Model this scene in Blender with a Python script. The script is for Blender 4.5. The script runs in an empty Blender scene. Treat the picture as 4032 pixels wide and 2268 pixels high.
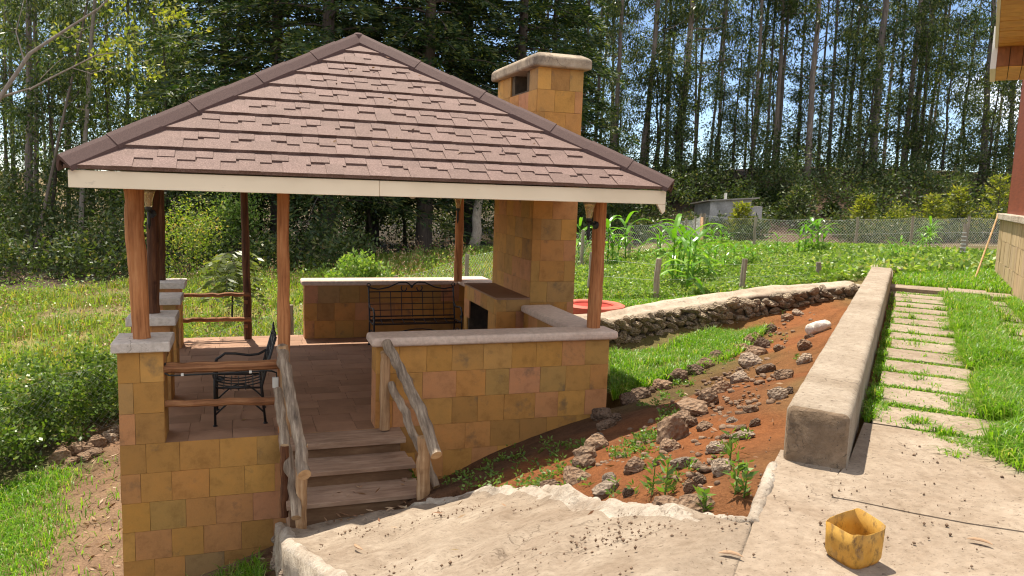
import bpy, math, random
import numpy as np
from mathutils import Vector, Matrix, Quaternion

# ------------------------------------------------------------------ camera, sky, sun, exposure
SC = bpy.context.scene
COL = SC.collection
rng = np.random.default_rng(11)
random.seed(5)

F_PX, YAW, PITCH, ROLL, EYE = 3060.04, .3323, .1282, .0345, 2.6235      # fitted on the 4032 px photograph
K = 4032 / 2576
def _basis():
    f = np.array([math.sin(YAW) * math.cos(PITCH), math.cos(YAW) * math.cos(PITCH), -math.sin(PITCH)])
    r = np.array([math.cos(YAW), -math.sin(YAW), 0.]); u = np.cross(r, f)
    c, s = math.cos(ROLL), math.sin(ROLL)
    return c * r + s * u, -s * r + c * u, f
RGT, UPV, FWD = _basis()
EYEP = np.array([0, 0, EYE])
cam_d = bpy.data.cameras.new('camera'); cam = bpy.data.objects.new('camera', cam_d); COL.objects.link(cam)
cam_d.sensor_width = 36; cam_d.lens = 36 * F_PX / 4032; cam_d.clip_start = .05; cam_d.clip_end = 3000
cam.matrix_world = Matrix(((RGT[0], UPV[0], -FWD[0], 0), (RGT[1], UPV[1], -FWD[1], 0), (RGT[2], UPV[2], -FWD[2], EYE), (0, 0, 0, 1)))
SC.camera = cam

SUN_EL, SUN_H, SUN_X = math.atan(1 / .37), .37, .07            # sun high behind the pavilion: shadows fall towards -Y
w = bpy.data.worlds.new('World'); SC.world = w; w.use_nodes = True
wn = w.node_tree.nodes; wl = w.node_tree.links; wn.clear()
wo = wn.new('ShaderNodeOutputWorld'); wb = wn.new('ShaderNodeBackground')
sky = wn.new('ShaderNodeTexSky'); sky.sky_type = 'NISHITA'; sky.sun_disc = False
sky.sun_elevation = SUN_EL; sky.sun_rotation = -math.atan2(SUN_X, SUN_H); sky.altitude = 2200; sky.air_density = .8; sky.dust_density = 0; sky.ozone_density = 1.6
tc = wn.new('ShaderNodeTexCoord'); mp = wn.new('ShaderNodeMapping'); mp.inputs['Scale'].default_value = (1, 1, 2.6)
nz = wn.new('ShaderNodeTexNoise'); nz.inputs['Scale'].default_value = 1.5; mp.inputs['Location'].default_value = (5.1, 2.7, 1.11); nz.inputs['Detail'].default_value = 7
cr = wn.new('ShaderNodeValToRGB'); cr.color_ramp.elements[0].position = .48; cr.color_ramp.elements[1].position = .6
mx = wn.new('ShaderNodeMixRGB'); mx.inputs[2].default_value = (10, 10.1, 10.3, 1)  # bright clouds added mostly out of view, for a neutral fill light
wl.new(tc.outputs['Generated'], mp.inputs[0]); wl.new(mp.outputs[0], nz.inputs['Vector']); wl.new(nz.outputs[0], cr.inputs[0])
wl.new(cr.outputs[0], mx.inputs[0]); hs = wn.new('ShaderNodeHueSaturation'); hs.inputs['Saturation'].default_value = 1.0; wl.new(sky.outputs[0], hs.inputs['Color']); wl.new(hs.outputs[0], mx.inputs[1]); wl.new(mx.outputs[0], wb.inputs[0])
wb.inputs[1].default_value = .085; wl.new(wb.outputs[0], wo.inputs[0])

sd = bpy.data.lights.new('sun', 'SUN'); sd.energy = 3.4; sd.angle = math.radians(.53); sd.color = (1, .96, .885)
so = bpy.data.objects.new('sun', sd); COL.objects.link(so); so.rotation_euler = Vector((SUN_X, -SUN_H, -1)).to_track_quat('-Z', 'Y').to_euler()
SC.view_settings.view_transform = 'Standard'; SC.view_settings.look = 'None'; SC.view_settings.gamma = 1
SC.view_settings.use_curve_mapping = False; SC.view_settings.exposure = 1.3
SC.view_settings.use_white_balance = True; SC.view_settings.white_balance_temperature = 7000; SC.view_settings.white_balance_tint = 8
SC.cycles.max_bounces = 8; SC.cycles.diffuse_bounces = 4; SC.cycles.transparent_max_bounces = 8
SC.cycles.filter_width = 1.15; SC.cycles.use_denoising = True; SC.cycles.sample_clamp_indirect = 6

# ------------------------------------------------------------------ photograph pixel -> place (2576 px wide reading)
def ray(x, y): return FWD + RGT * (x * K - 2016) / F_PX - UPV * (y * K - 1134) / F_PX
def onZ(x, y, z): d = ray(x, y); return EYEP + d * (z - EYE) / d[2]
def onY(x, y, yy): d = ray(x, y); return EYEP + d * yy / d[1]
def onX(x, y, xx): d = ray(x, y); return EYEP + d * xx / d[0]
def deep(x, y, s): return EYEP + ray(x, y) * s

# ------------------------------------------------------------------ materials
def lin(c): return tuple((v / 12.92 if v <= .04045 else ((v + .055) / 1.055) ** 2.4) for v in c)
class NT:
    def __init__(s, name, world=False):
        s.world = world; s.m = bpy.data.materials.new(name); s.m.use_nodes = True; s.t = s.m.node_tree; s.t.nodes.clear()
        s.out = s.n('ShaderNodeOutputMaterial')
    def n(s, t, **kw):
        o = s.t.nodes.new(t)
        for k, v in kw.items(): setattr(o, k, v)
        return o
    def l(s, a, b): s.t.links.new(a, b)
    def where(s, vec):
        if not s.world: return s.n('ShaderNodeTexCoord').outputs[vec or 'Object']
        g = s.n('ShaderNodeNewGeometry').outputs['Position']; a = s.n('ShaderNodeVectorMath', operation='MULTIPLY_ADD'); cb = s.n('ShaderNodeCombineXYZ'); r_ = s.orand()
        for i in range(3): s.l(r_, cb.inputs[i])
        s.l(cb.outputs[0], a.inputs[0]); a.inputs[1].default_value = (37, 53, 71); s.l(g, a.inputs[2]); return a.outputs[0]
    def noise(s, scale, detail=6, rough=.6, vec=None, stretch=None, dist=0.):
        m = s.n('ShaderNodeMapping'); t = s.n('ShaderNodeTexNoise')
        s.l(s.where(vec), m.inputs[0])
        if stretch: m.inputs['Scale'].default_value = stretch
        t.inputs['Scale'].default_value = scale; t.inputs['Detail'].default_value = detail; t.inputs['Roughness'].default_value = rough
        t.inputs['Distortion'].default_value = dist
        s.l(m.outputs[0], t.inputs['Vector']); return t.outputs[0]
    def vor(s, scale, stretch=None):
        m = s.n('ShaderNodeMapping'); t = s.n('ShaderNodeTexVoronoi')
        s.l(s.where(None), m.inputs[0])
        if stretch: m.inputs['Scale'].default_value = stretch
        t.inputs['Scale'].default_value = scale; s.l(m.outputs[0], t.inputs['Vector']); return t.outputs[0]
    def ramp(s, fac, stops):
        r = s.n('ShaderNodeValToRGB'); e = r.color_ramp.elements
        while len(e) < len(stops): e.new(.5)
        for i, (p, c) in enumerate(stops):
            e[i].position = p; e[i].color = (*c, 1) if len(c) == 3 else c
        s.l(fac, r.inputs[0]); return r.outputs[0]
    def mix(s, a, b, fac=.5, mode='MIX'):
        x = s.n('ShaderNodeMixRGB', blend_type=mode)
        for i, v in ((0, fac), (1, a), (2, b)):
            if isinstance(v, (int, float)): x.inputs[i].default_value = v if i == 0 else (v, v, v, 1)
            elif isinstance(v, tuple): x.inputs[i].default_value = (*v, 1) if len(v) == 3 else v
            else: s.l(v, x.inputs[i])
        return x.outputs[0]
    def math(s, op, a, b=0.):
        x = s.n('ShaderNodeMath', operation=op)
        for i, v in ((0, a), (1, b)):
            if isinstance(v, (int, float)): x.inputs[i].default_value = v
            else: s.l(v, x.inputs[i])
        return x.outputs[0]
    def bump(s, h, strength=.5, dist=.01):
        b = s.n('ShaderNodeBump'); b.inputs['Strength'].default_value = strength; b.inputs['Distance'].default_value = dist
        s.l(h, b.inputs['Height']); return b.outputs[0]
    def pbr(s, col, rough=.85, normal=None, spec=.3, metal=0., trans=0.):
        p = s.n('ShaderNodeBsdfPrincipled')
        if isinstance(col, tuple): p.inputs['Base Color'].default_value = (*col, 1)
        else: s.l(col, p.inputs['Base Color'])
        if isinstance(rough, (int, float)): p.inputs['Roughness'].default_value = rough
        else: s.l(rough, p.inputs['Roughness'])
        p.inputs['Specular IOR Level'].default_value = spec; p.inputs['Metallic'].default_value = metal
        p.inputs['Transmission Weight'].default_value = trans
        if normal is not None: s.l(normal, p.inputs['Normal'])
        s.l(p.outputs[0], s.out.inputs[0]); return s.m
    def leafy(s, col, trans=.35, rough=.5):
        p = s.n('ShaderNodeBsdfPrincipled'); t = s.n('ShaderNodeBsdfTranslucent'); m = s.n('ShaderNodeMixShader')
        s.l(col, p.inputs['Base Color']); p.inputs['Roughness'].default_value = rough; p.inputs['Specular IOR Level'].default_value = .35
        tc_ = s.mix(col, (1.0, 1.0, .35), .5, 'MULTIPLY'); s.l(s.mix(tc_, (1.5, 1.6, .8), 1., 'MULTIPLY'), t.inputs[0])
        m.inputs[0].default_value = trans
        s.l(p.outputs[0], m.inputs[1]); s.l(t.outputs[0], m.inputs[2]); s.l(m.outputs[0], s.out.inputs[0]); return s.m
    def isl(s): return s.n('ShaderNodeNewGeometry').outputs['Random Per Island']
    def orand(s): return s.n('ShaderNodeObjectInfo').outputs['Random']
M = {}
def leafmat(name, stops, trans=.35, rough=.5, tint=.0):
    t = NT(name); c = t.ramp(t.isl(), stops)
    if tint: c = t.mix(c, t.ramp(t.orand(), [(0, (.62, .72, .6)), (.5, (1, 1, 1)), (1, (1.25, 1.15, .8))]), tint, 'MULTIPLY')
    M[name] = t.leafy(c, trans, rough)
leafmat('eucalyptus_leaf', [(0, (.022, .042, .016)), (.45, (.055, .088, .03)), (.82, (.115, .15, .05)), (1, (.27, .26, .1))], .42, .33, .8)
leafmat('cypress_leaf', [(0, (.014, .034, .014)), (.5, (.036, .066, .022)), (.84, (.095, .12, .032)), (1, (.22, .22, .06))], .3, .55, .7)
leafmat('shrub_leaf', [(0, (.03, .05, .016)), (.5, (.06, .09, .028)), (.85, (.11, .14, .04)), (1, (.2, .16, .08))], .3, .45, 0)
leafmat('hedge_leaf', [(0, (.055, .1, .02)), (.5, (.12, .2, .04)), (.85, (.2, .28, .07)), (1, (.34, .34, .13))], .35, .35, 0)
leafmat('lawn_blade', [(0, (.075, .18, .012)), (.5, (.14, .29, .02)), (.84, (.23, .38, .04)), (.9, (.34, .36, .11)), (1, (.46, .40, .2))], .48, .38)
leafmat('field_blade', [(0, (.10, .17, .025)), (.5, (.19, .26, .04)), (.8, (.3, .32, .075)), (1, (.44, .28, .12))], .45, .5)
leafmat('crop_leaf', [(0, (.09, .16, .03)), (.5, (.19, .3, .065)), (.85, (.29, .38, .11)), (1, (.42, .4, .17))], .4, .4)
leafmat('weed_leaf', [(0, (.08, .15, .03)), (1, (.18, .28, .06))], .38, .4)
leafmat('maize_leaf', [(0, (.09, .22, .022)), (.8, (.16, .34, .04)), (1, (.26, .42, .08))], .4, .3)
leafmat('sapling_leaf', [(0, (.11, .14, .022)), (.6, (.22, .24, .04)), (1, (.36, .32, .07))], .45, .45, 0)
leafmat('frond_leaf', [(0, (.08, .11, .03)), (1, (.18, .2, .07))], .35, .4)
leafmat('dry_leaf', [(0, (.16, .07, .035)), (.5, (.32, .18, .1)), (1, (.55, .42, .28))], .1, .6)
def m_bark(name, a, b, stretch=(6, 6, .6)):
    t = NT(name); n = t.noise(3, 8, .7, stretch=stretch); c = t.ramp(n, [(.3, a), (.7, b)])
    c = t.mix(c, t.ramp(t.orand(), [(0, (.75, .75, .8)), (1, (1.3, 1.2, 1.1))]), .8, 'MULTIPLY')
    M[name] = t.pbr(c, .9, t.bump(n, .8, .03))
m_bark('eucalyptus_bark', (.075, .06, .05), (.27, .22, .185))
m_bark('pale_bark', (.2, .165, .135), (.42, .36, .3))
m_bark('cypress_bark', (.045, .035, .03), (.14, .11, .095))
m_bark('twig_bark', (.05, .04, .03), (.1, .08, .06))
def m_wood(name, stops, stretch, rough=.75, bump=.5, var=.5):
    t = NT(name, name.startswith(('siding', 'soffit'))); n = t.noise(2.2, 9, .65, stretch=stretch, dist=.3); n2 = t.noise(1.6, 4, .6)
    c = t.ramp(n, stops); c = t.mix(c, t.ramp(n2, [(.3, (.6, .56, .52)), (.65, (1.1, 1.08, 1.05))]), var, 'MULTIPLY')
    k = t.ramp(t.vor(2.3), [(.02, (.25, .17, .12)), (.07, (1, 1, 1))]); c = t.mix(c, k, .6, 'MULTIPLY')
    M[name] = t.pbr(c, rough, t.bump(n, bump, .012), .3)
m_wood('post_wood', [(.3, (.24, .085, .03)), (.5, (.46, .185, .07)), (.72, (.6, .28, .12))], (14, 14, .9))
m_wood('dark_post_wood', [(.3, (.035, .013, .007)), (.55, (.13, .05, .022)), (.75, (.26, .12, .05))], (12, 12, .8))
m_wood('rail_wood', [(.3, (.14, .05, .02)), (.55, (.34, .15, .065)), (.75, (.5, .27, .13))], (.9, 14, 14))
m_wood('grey_log', [(.3, (.1, .07, .05)), (.5, (.27, .2, .145)), (.72, (.52, .42, .32))], (15, 1.2, 2.6), .85, .7, .6)
m_wood('pale_post', [(.3, (.26, .14, .07)), (.55, (.46, .28, .15)), (.75, (.6, .42, .26))], (14, 14, .9))
m_wood('cut_end', [(.3, (.34, .2, .1)), (.6, (.52, .34, .19))], (9, 9, 9))
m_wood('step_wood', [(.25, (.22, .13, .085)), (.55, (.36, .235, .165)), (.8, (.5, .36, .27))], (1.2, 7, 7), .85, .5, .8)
m_wood('fence_post', [(.3, (.16, .13, .1)), (.7, (.42, .36, .28))], (12, 12, 1))
m_wood('siding_red', [(.3, (.16, .04, .022)), (.7, (.27, .075, .042))], (1, 1, 12), .55, .2, .3)
m_wood('soffit_wood', [(.3, (.52, .22, .05)), (.7, (.78, .42, .12))], (2, 2, 9), .5, .2, .4)
m_wood('soffit_red', [(.3, (.2, .07, .025)), (.7, (.34, .13, .05))], (6, 6, 2), .5, .2, .3)
m_wood('pole_wood', [(.3, (.42, .25, .11)), (.7, (.6, .4, .2))], (10, 10, 1))
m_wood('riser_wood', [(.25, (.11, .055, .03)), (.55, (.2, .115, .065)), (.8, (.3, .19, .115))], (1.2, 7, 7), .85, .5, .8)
def m_stone():
    t = NT('stone_tile', True)
    c = t.ramp(t.orand(), [(0, (.36, .18, .055)), (.16, (.5, .245, .055)), (.32, (.40, .235, .075)), (.48, (.52, .24, .06)), (.62, (.52, .235, .115)), (.78, (.46, .22, .06)), (.9, (.56, .29, .075)), (1, (.34, .20, .085))])
    n = t.noise(5., 9, .7); c = t.mix(c, t.ramp(n, [(.25, (.6, .55, .5)), (.5, (1, 1, 1)), (.8, (1.2, 1.12, 1))]), .85, 'MULTIPLY')
    st = t.noise(3.2, 6, .62); c = t.mix(c, (.12, .09, .06), t.ramp(st, [(.6, (0, 0, 0)), (.74, (.8, .8, .8))]))
    b = t.noise(14, 9, .75)
    M['stone_tile'] = t.pbr(c, .75, t.bump(b, .6, .012), .35)
    t = NT('plinth_tile', True); c = t.ramp(t.orand(), [(0, (.42, .3, .17)), (.5, (.52, .38, .22)), (1, (.46, .33, .21))])
    n = t.noise(4, 6, .6, stretch=(2, 2, .5)); c = t.mix(c, t.ramp(n, [(.3, (.65, .6, .55)), (.6, (1, 1, 1))]), .7, 'MULTIPLY')
    M['plinth_tile'] = t.pbr(c, .8, t.bump(n, .3, .01))
    t = NT('floor_tile', True); c = t.ramp(t.orand(), [(0, (.27, .155, .095)), (.5, (.33, .19, .12)), (1, (.37, .22, .14))])
    n = t.noise(2, 7, .65); c = t.mix(c, t.ramp(n, [(.3, (.55, .5, .48)), (.6, (1.05, 1, 1))]), .7, 'MULTIPLY')
    M['floor_tile'] = t.pbr(c, .62, t.bump(t.noise(8, 6), .25, .01), .35)
    t = NT('mortar'); M['mortar'] = t.pbr(t.ramp(t.noise(8), [(.3, (.06, .045, .03)), (.7, (.16, .115, .07))]), .95)
    t = NT('soot'); M['soot'] = t.pbr((.012, .009, .008), .95)
    t = NT('hearth_soot'); M['hearth_soot'] = t.pbr(t.ramp(t.noise(4), [(.3, (.02, .01, .008)), (.7, (.09, .03, .02))]), .9)
m_stone()
def m_conc(name, a, b, dirt, bscale=7, bstr=.6, pits=.5, dirt_pos=(.45, .62)):
    t = NT(name); n = t.noise(1.7, 9, .65); f = t.noise(16, 8, .7); c = t.ramp(n, [(.3, a), (.65, b)])
    c = t.mix(c, dirt, t.ramp(t.noise(1.1, 10, .72, dist=.6), [(dirt_pos[0], (0, 0, 0)), (dirt_pos[1], (.8, .8, .8))]))
    c = t.mix(c, t.ramp(f, [(.3, (.68, .64, .6)), (.6, (1.06, 1.05, 1.04))]), .75, 'MULTIPLY')
    if pits:
        vv = t.n('ShaderNodeTexVoronoi', feature='DISTANCE_TO_EDGE'); vv.inputs['Scale'].default_value = 1.1; mpv = t.n('ShaderNodeVectorMath', operation='MULTIPLY_ADD'); nv = t.n('ShaderNodeTexNoise'); nv.inputs['Scale'].default_value = 5; nv.inputs['Detail'].default_value = 6; tcv = t.n('ShaderNodeTexCoord'); t.l(tcv.outputs['Object'], nv.inputs['Vector']); t.l(nv.outputs['Color'], mpv.inputs[0]); mpv.inputs[1].default_value = (.5, .5, .5); t.l(tcv.outputs['Object'], mpv.inputs[2]); t.l(mpv.outputs[0], vv.inputs['Vector'])
        crk = t.ramp(vv.outputs[0], [(.0, (1, 1, 1)), (.011, (0, 0, 0))]); crk = t.mix(crk, t.ramp(t.noise(.8, 3), [(.5, (0, 0, 0)), (.6, (.9, .9, .9))]), 1., 'MULTIPLY'); c = t.mix(c, (.12, .085, .06), crk)
        pm = t.noise(30, 4, .65, stretch=(1, 1.9, 1.4), dist=.8); c = t.mix(c, (.12, .085, .06), t.ramp(pm, [(.6, (0, 0, 0)), (.655, (pits, pits, pits))]))
    h = t.math('ADD', t.noise(bscale, 9, .7), t.math('MULTIPLY', f, .8))
    M[name] = t.pbr(c, .9, t.bump(h, bstr, .03), .2)
m_conc('ramp_concrete', (.265, .205, .152), (.37, .30, .232), (.21, .15, .105), 6, .8, .9, (.42, .66))
m_conc('slab_concrete', (.295, .23, .172), (.385, .31, .24), (.23, .165, .115), 7, .6, .9, (.42, .66))
m_conc('kerb_concrete', (.31, .245, .185), (.43, .355, .28), (.25, .19, .135), 10, 1., .95, (.48, .7))
m_conc('kerb_end_shade', (.22, .15, .095), (.35, .25, .17), (.12, .08, .052), 12, 1., 1., (.45, .66))  # near end's shade put into the colour, with dirt and pits
m_conc('white_plaster', (.43, .36, .29), (.58, .51, .43), (.27, .2, .145), 12, 1., .7, (.44, .64))
m_conc('coping_paint', (.62, .47, .38), (.70, .55, .45), (.44, .36, .30), 4, .15, 0, (.62, .85))
m_conc('pier_cap', (.58, .50, .44), (.68, .60, .53), (.42, .38, .34), 6, .3, .3, (.6, .8))
m_conc('chimney_cap', (.36, .28, .2), (.46, .37, .28), (.14, .11, .09), 5, .3, .2, (.45, .62))
m_conc('wall_joint_shade', (.10, .075, .05), (.2, .155, .11), (.06, .045, .03), 9, .9, .3)  # shadow of the deep gaps between stones put into the mortar colour
m_conc('wall_mortar', (.40, .33, .26), (.54, .46, .37), (.22, .17, .12), 9, .9, .3)
m_conc('ledge_plaster', (.42, .34, .26), (.52, .43, .34), (.32, .245, .18), 5, .5, .2)
m_conc('shed_plaster', (.36, .34, .33), (.46, .44, .43), (.25, .24, .23), 3, .2, 0)
def m_rock(name, a, b, c3):
    t = NT(name); n = t.noise(5, 9, .75, vec='Object'); p = t.vor(7)
    c = t.ramp(n, [(.3, a), (.5, b), (.75, c3)]); c = t.mix(c, t.ramp(t.orand(), [(0, (.7, .7, .72)), (1, (1.25, 1.2, 1.15))]), .8, 'MULTIPLY')
    c = t.mix(c, t.ramp(p, [(.06, (.6, .55, .52)), (.25, (1, 1, 1))]), .4, 'MULTIPLY')
    M[name] = t.pbr(c, .92, t.bump(t.math('ADD', n, p), 1., .05), .2)
m_rock('brown_rock', (.18, .1, .058), (.31, .2, .13), (.45, .33, .24))
m_rock('grey_rock', (.26, .175, .12), (.39, .295, .22), (.53, .435, .35))
m_rock('dark_rock', (.11, .068, .046), (.21, .14, .096), (.34, .25, .185))
m_rock('wall_rock', (.18, .13, .09), (.38, .30, .215), (.54, .45, .34))
m_rock('white_rock', (.46, .43, .4), (.6, .56, .52), (.72, .68, .63))
def m_misc():
    t = NT('roof_shingle', True); n = t.noise(75, 5, .85); g = t.noise(5, 5, .6)
    c = t.ramp(n, [(.28, (.085, .05, .041)), (.5, (.165, .102, .085)), (.74, (.34, .24, .2))])
    c = t.mix(c, t.ramp(t.orand(), [(0, (.9, .88, .87)), (1, (1.12, 1.1, 1.12))]), .8, 'MULTIPLY')
    c = t.mix(c, t.ramp(g, [(.3, (.82, .8, .8)), (.7, (1.1, 1.1, 1.1))]), .7, 'MULTIPLY')
    M['roof_shingle'] = t.pbr(c, .8, t.bump(n, .4, .004), .3)
    t = NT('ridge_metal'); n = t.noise(200, 3, .8); M['ridge_metal'] = t.pbr(t.ramp(n, [(.35, (.06, .034, .03)), (.6, (.13, .075, .066)), (.75, (.25, .17, .15))]), .8, t.bump(n, .4, .004))
    t = NT('fascia_paint'); n = t.noise(2.5, 8, .7, stretch=(3, 1, 6)); c = t.mix((.86, .73, .55), (.48, .4, .3), t.ramp(n, [(.64, (0, 0, 0)), (.74, (.7, .7, .7))]))
    M['fascia_paint'] = t.pbr(t.mix(c, t.ramp(t.noise(1.2, 3), [(.3, (.93, .92, .9)), (.7, (1.03, 1.03, 1.03))]), 1., 'MULTIPLY'), .6)
    t = NT('ceiling_board'); M['ceiling_board'] = t.pbr((.3, .17, .08), .7)
    t = NT('wrought_iron'); M['wrought_iron'] = t.pbr((.012, .012, .013), .45, None, .5)
    t = NT('cable_black'); M['cable_black'] = t.pbr((.02, .02, .02), .5)
    t = NT('white_plastic'); M['white_plastic'] = t.pbr((.72, .69, .62), .5)
    t = NT('white_board'); M['white_board'] = t.pbr((.78, .76, .72), .5)
    t = NT('lamp_glass'); M['lamp_glass'] = t.pbr((.95, .78, .5), .12, None, .5, 0, .75)
    t = NT('netting_wire'); M['netting_wire'] = t.pbr((.62, .62, .62), .4, None, .6, .3)
    t = NT('red_oxide'); n = t.noise(4); M['red_oxide'] = t.pbr(t.ramp(n, [(.3, (.42, .07, .045)), (.7, (.62, .16, .11))]), .7)
    t = NT('red_oxide_deep'); M['red_oxide_deep'] = t.pbr((.40, .03, .018), .6)
    t = NT('iron_sheet'); M['iron_sheet'] = t.pbr(t.ramp(t.noise(3), [(.3, (.22, .19, .17)), (.7, (.4, .37, .34))]), .5, None, .5, .4)
    t = NT('container_plastic'); n = t.noise(6, 8, .7); n2 = t.noise(18, 8, .75, stretch=(1, 1, .6))
    c = t.ramp(n, [(.3, (.50, .25, .035)), (.6, (.66, .40, .085)), (.8, (.62, .42, .16))])
    c = t.mix(c, (.13, .06, .025), t.ramp(n2, [(.5, (0, 0, 0)), (.66, (.85, .85, .85))]))
    c = t.mix(c, (.36, .27, .18), t.ramp(t.noise(5, 6, .7, dist=1), [(.55, (0, 0, 0)), (.7, (.7, .7, .7))]))
    p = t.n('ShaderNodeBsdfPrincipled'); t.l(c, p.inputs['Base Color']); p.inputs['Roughness'].default_value = .5
    t.l(t.bump(n2, .4, .006), p.inputs['Normal'])
    tr = t.n('ShaderNodeBsdfTranslucent'); t.l(c, tr.inputs[0]); mxs = t.n('ShaderNodeMixShader'); mxs.inputs[0].default_value = .3
    t.l(p.outputs[0], mxs.inputs[1]); t.l(tr.outputs[0], mxs.inputs[2]); t.l(mxs.outputs[0], t.out.inputs[0]); M['container_plastic'] = t.m
    t = NT('ground_soil'); a = t.n('ShaderNodeAttribute'); a.attribute_name = 'soil'
    n = t.noise(3, 10, .75); f = t.noise(40, 6, .7)
    c = t.mix(a.outputs['Color'], t.ramp(n, [(.28, (.55, .52, .5)), (.5, (1, 1, 1)), (.75, (1.35, 1.32, 1.25))]), 1., 'MULTIPLY')
    c = t.mix(c, t.ramp(f, [(.3, (.6, .57, .55)), (.6, (1.1, 1.1, 1.1))]), .8, 'MULTIPLY')
    M['ground_soil'] = t.pbr(c, .95, t.bump(t.math('ADD', n, f), .9, .06), .15)
m_misc()

# ------------------------------------------------------------------ mesh helpers
def mesh_np(name, V, polys, mats, mat_index=None, smooth=False):
    """V (n,3); polys: list of (k,m) index arrays"""
    me = bpy.data.meshes.new(name); V = np.asarray(V, np.float32)
    me.vertices.add(len(V)); me.vertices.foreach_set('co', V.ravel())
    polys = [np.asarray(p, np.int32) for p in polys if len(p)]
    loops = np.concatenate([p.ravel() for p in polys]); tot = np.concatenate([np.full(len(p), p.shape[1], np.int32) for p in polys])
    st = np.concatenate([[0], np.cumsum(tot)[:-1]]).astype(np.int32)
    me.loops.add(len(loops)); me.loops.foreach_set('vertex_index', loops)
    me.polygons.add(len(tot)); me.polygons.foreach_set('loop_start', st); me.polygons.foreach_set('loop_total', tot)
    if mat_index is not None: me.polygons.foreach_set('material_index', np.asarray(mat_index, np.int32))
    if smooth: me.polygons.foreach_set('use_smooth', np.ones(len(tot), bool))
    me.update(calc_edges=True); me.validate()
    for m_ in (mats if isinstance(mats, (list, tuple)) else [mats]): me.materials.append(M[m_] if isinstance(m_, str) else m_)
    return me
TLOC = {}
def link(name, data, parent=None):
    o = bpy.data.objects.new(name, data); COL.objects.link(o)
    if parent is not None:
        o.parent = parent
        if parent.name in TLOC: o.matrix_parent_inverse = Matrix.Translation(-TLOC[parent.name])
    return o
def tag(o, label=None, cat=None, group=None, kind=None):
    for k, v in (('label', label), ('category', cat), ('group', group), ('kind', kind)):
        if v: o[k] = v
    return o
def thing(name, loc, label, cat, group=None, world_parts=True):
    o = bpy.data.objects.new(name, None); COL.objects.link(o); o.location = loc; o.empty_display_size = .2
    if world_parts: TLOC[o.name] = Vector(loc)      # its parts are given in world coordinates
    return tag(o, label, cat, group)
class MB:
    def __init__(s): s.V = []; s.P = []; s.mi = []; s.n = 0
    def add(s, V, faces, mi=0):
        for f in faces: s.P.append([i + s.n for i in f]); s.mi.append(mi)
        s.V.extend([tuple(v) for v in V]); s.n += len(V); return s
    def box(s, a, b, mi=0):
        (x0, y0, z0), (x1, y1, z1) = a, b
        return s.add([(x0, y0, z0), (x1, y0, z0), (x1, y1, z0), (x0, y1, z0), (x0, y0, z1), (x1, y0, z1), (x1, y1, z1), (x0, y1, z1)],
                     [(0, 3, 2, 1), (4, 5, 6, 7), (0, 1, 5, 4), (1, 2, 6, 5), (2, 3, 7, 6), (3, 0, 4, 7)], mi)
    def obox(s, o, u, v, n, mi=0):
        """box from corner o along vectors u, v, n"""
        o, u, v, n = map(np.asarray, (o, u, v, n))
        c = [o, o + u, o + u + v, o + v]; c += [p + n for p in c]
        return s.add(c, [(0, 3, 2, 1), (4, 5, 6, 7), (0, 1, 5, 4), (1, 2, 6, 5), (2, 3, 7, 6), (3, 0, 4, 7)], mi)
    def tube(s, pts, r, k=8, caps=True, mi=0, capmi=None):
        pts = np.asarray(pts, float); m = len(pts); r = np.full(m, r) if np.isscalar(r) else np.asarray(r, float)
        d = np.gradient(pts, axis=0); d /= np.linalg.norm(d, axis=1)[:, None] + 1e-9
        up = np.array([0, 0, 1.]) if abs(d[0][2]) < .9 else np.array([1., 0, 0])
        base = s.n; ang = np.arange(k) * 2 * math.pi / k; a = np.cross(d[0], up); a /= np.linalg.norm(a)
        for i in range(m):
            a = a - d[i] * (a @ d[i]); a /= np.linalg.norm(a) + 1e-9; b = np.cross(d[i], a)
            for t in ang: s.V.append(tuple(pts[i] + r[i] * (math.cos(t) * a + math.sin(t) * b)))
        s.n += m * k
        for i in range(m - 1):
            for j in range(k):
                j2 = (j + 1) % k
                s.P.append([base + i * k + j, base + i * k + j2, base + (i + 1) * k + j2, base + (i + 1) * k + j]); s.mi.append(mi)
        if caps:
            cm = mi if capmi is None else capmi
            s.P.append([base + j for j in range(k)][::-1]); s.mi.append(cm)
            s.P.append([base + (m - 1) * k + j for j in range(k)]); s.mi.append(cm)
        return s
    def mesh(s, name, mats, smooth=False):
        me = bpy.data.meshes.new(name); me.from_pydata(s.V, [], s.P)
        for m_ in (mats if isinstance(mats, (list, tuple)) else [mats]): me.materials.append(M[m_])
        me.polygons.foreach_set('material_index', s.mi)
        if smooth: me.polygons.foreach_set('use_smooth', np.ones(len(s.P), bool))
        me.update(); return me
    def build(s, name, mats, parent=None, smooth=False): return link(name, s.mesh(name, mats, smooth), parent)
def bevel(o, wd=.01, seg=2):
    b = o.modifiers.new('bevel', 'BEVEL'); b.width = wd; b.segments = seg; b.limit_method = 'ANGLE'; return o
UNIT = {}
def unit_box(mat):
    """shared slightly chamfered unit block, for tiles, planks and bricks"""
    if mat not in UNIT:
        m = MB().box((0, 0, 0), (1, 1, 1)); UNIT[mat] = m.mesh('block_' + mat, mat)
    return UNIT[mat]
def block(name, mat, o, u, v, n, parent):
    """one piece: corner o, edge vectors u, v, n (an object sharing the unit mesh)"""
    ob = link(name, unit_box(mat), parent)
    u, v, n, o = Vector(u), Vector(v), Vector(n), Vector(o)
    L = (u.length, v.length, n.length); R = Matrix((u / L[0], v / L[1], n / L[2])).transposed()
    if R.determinant() < 0: o = o + u; R = Matrix((-u / L[0], v / L[1], n / L[2])).transposed()
    ob.location = o; ob.rotation_mode = 'QUATERNION'; ob.rotation_quaternion = R.to_quaternion(); ob.scale = L
    return ob
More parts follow.
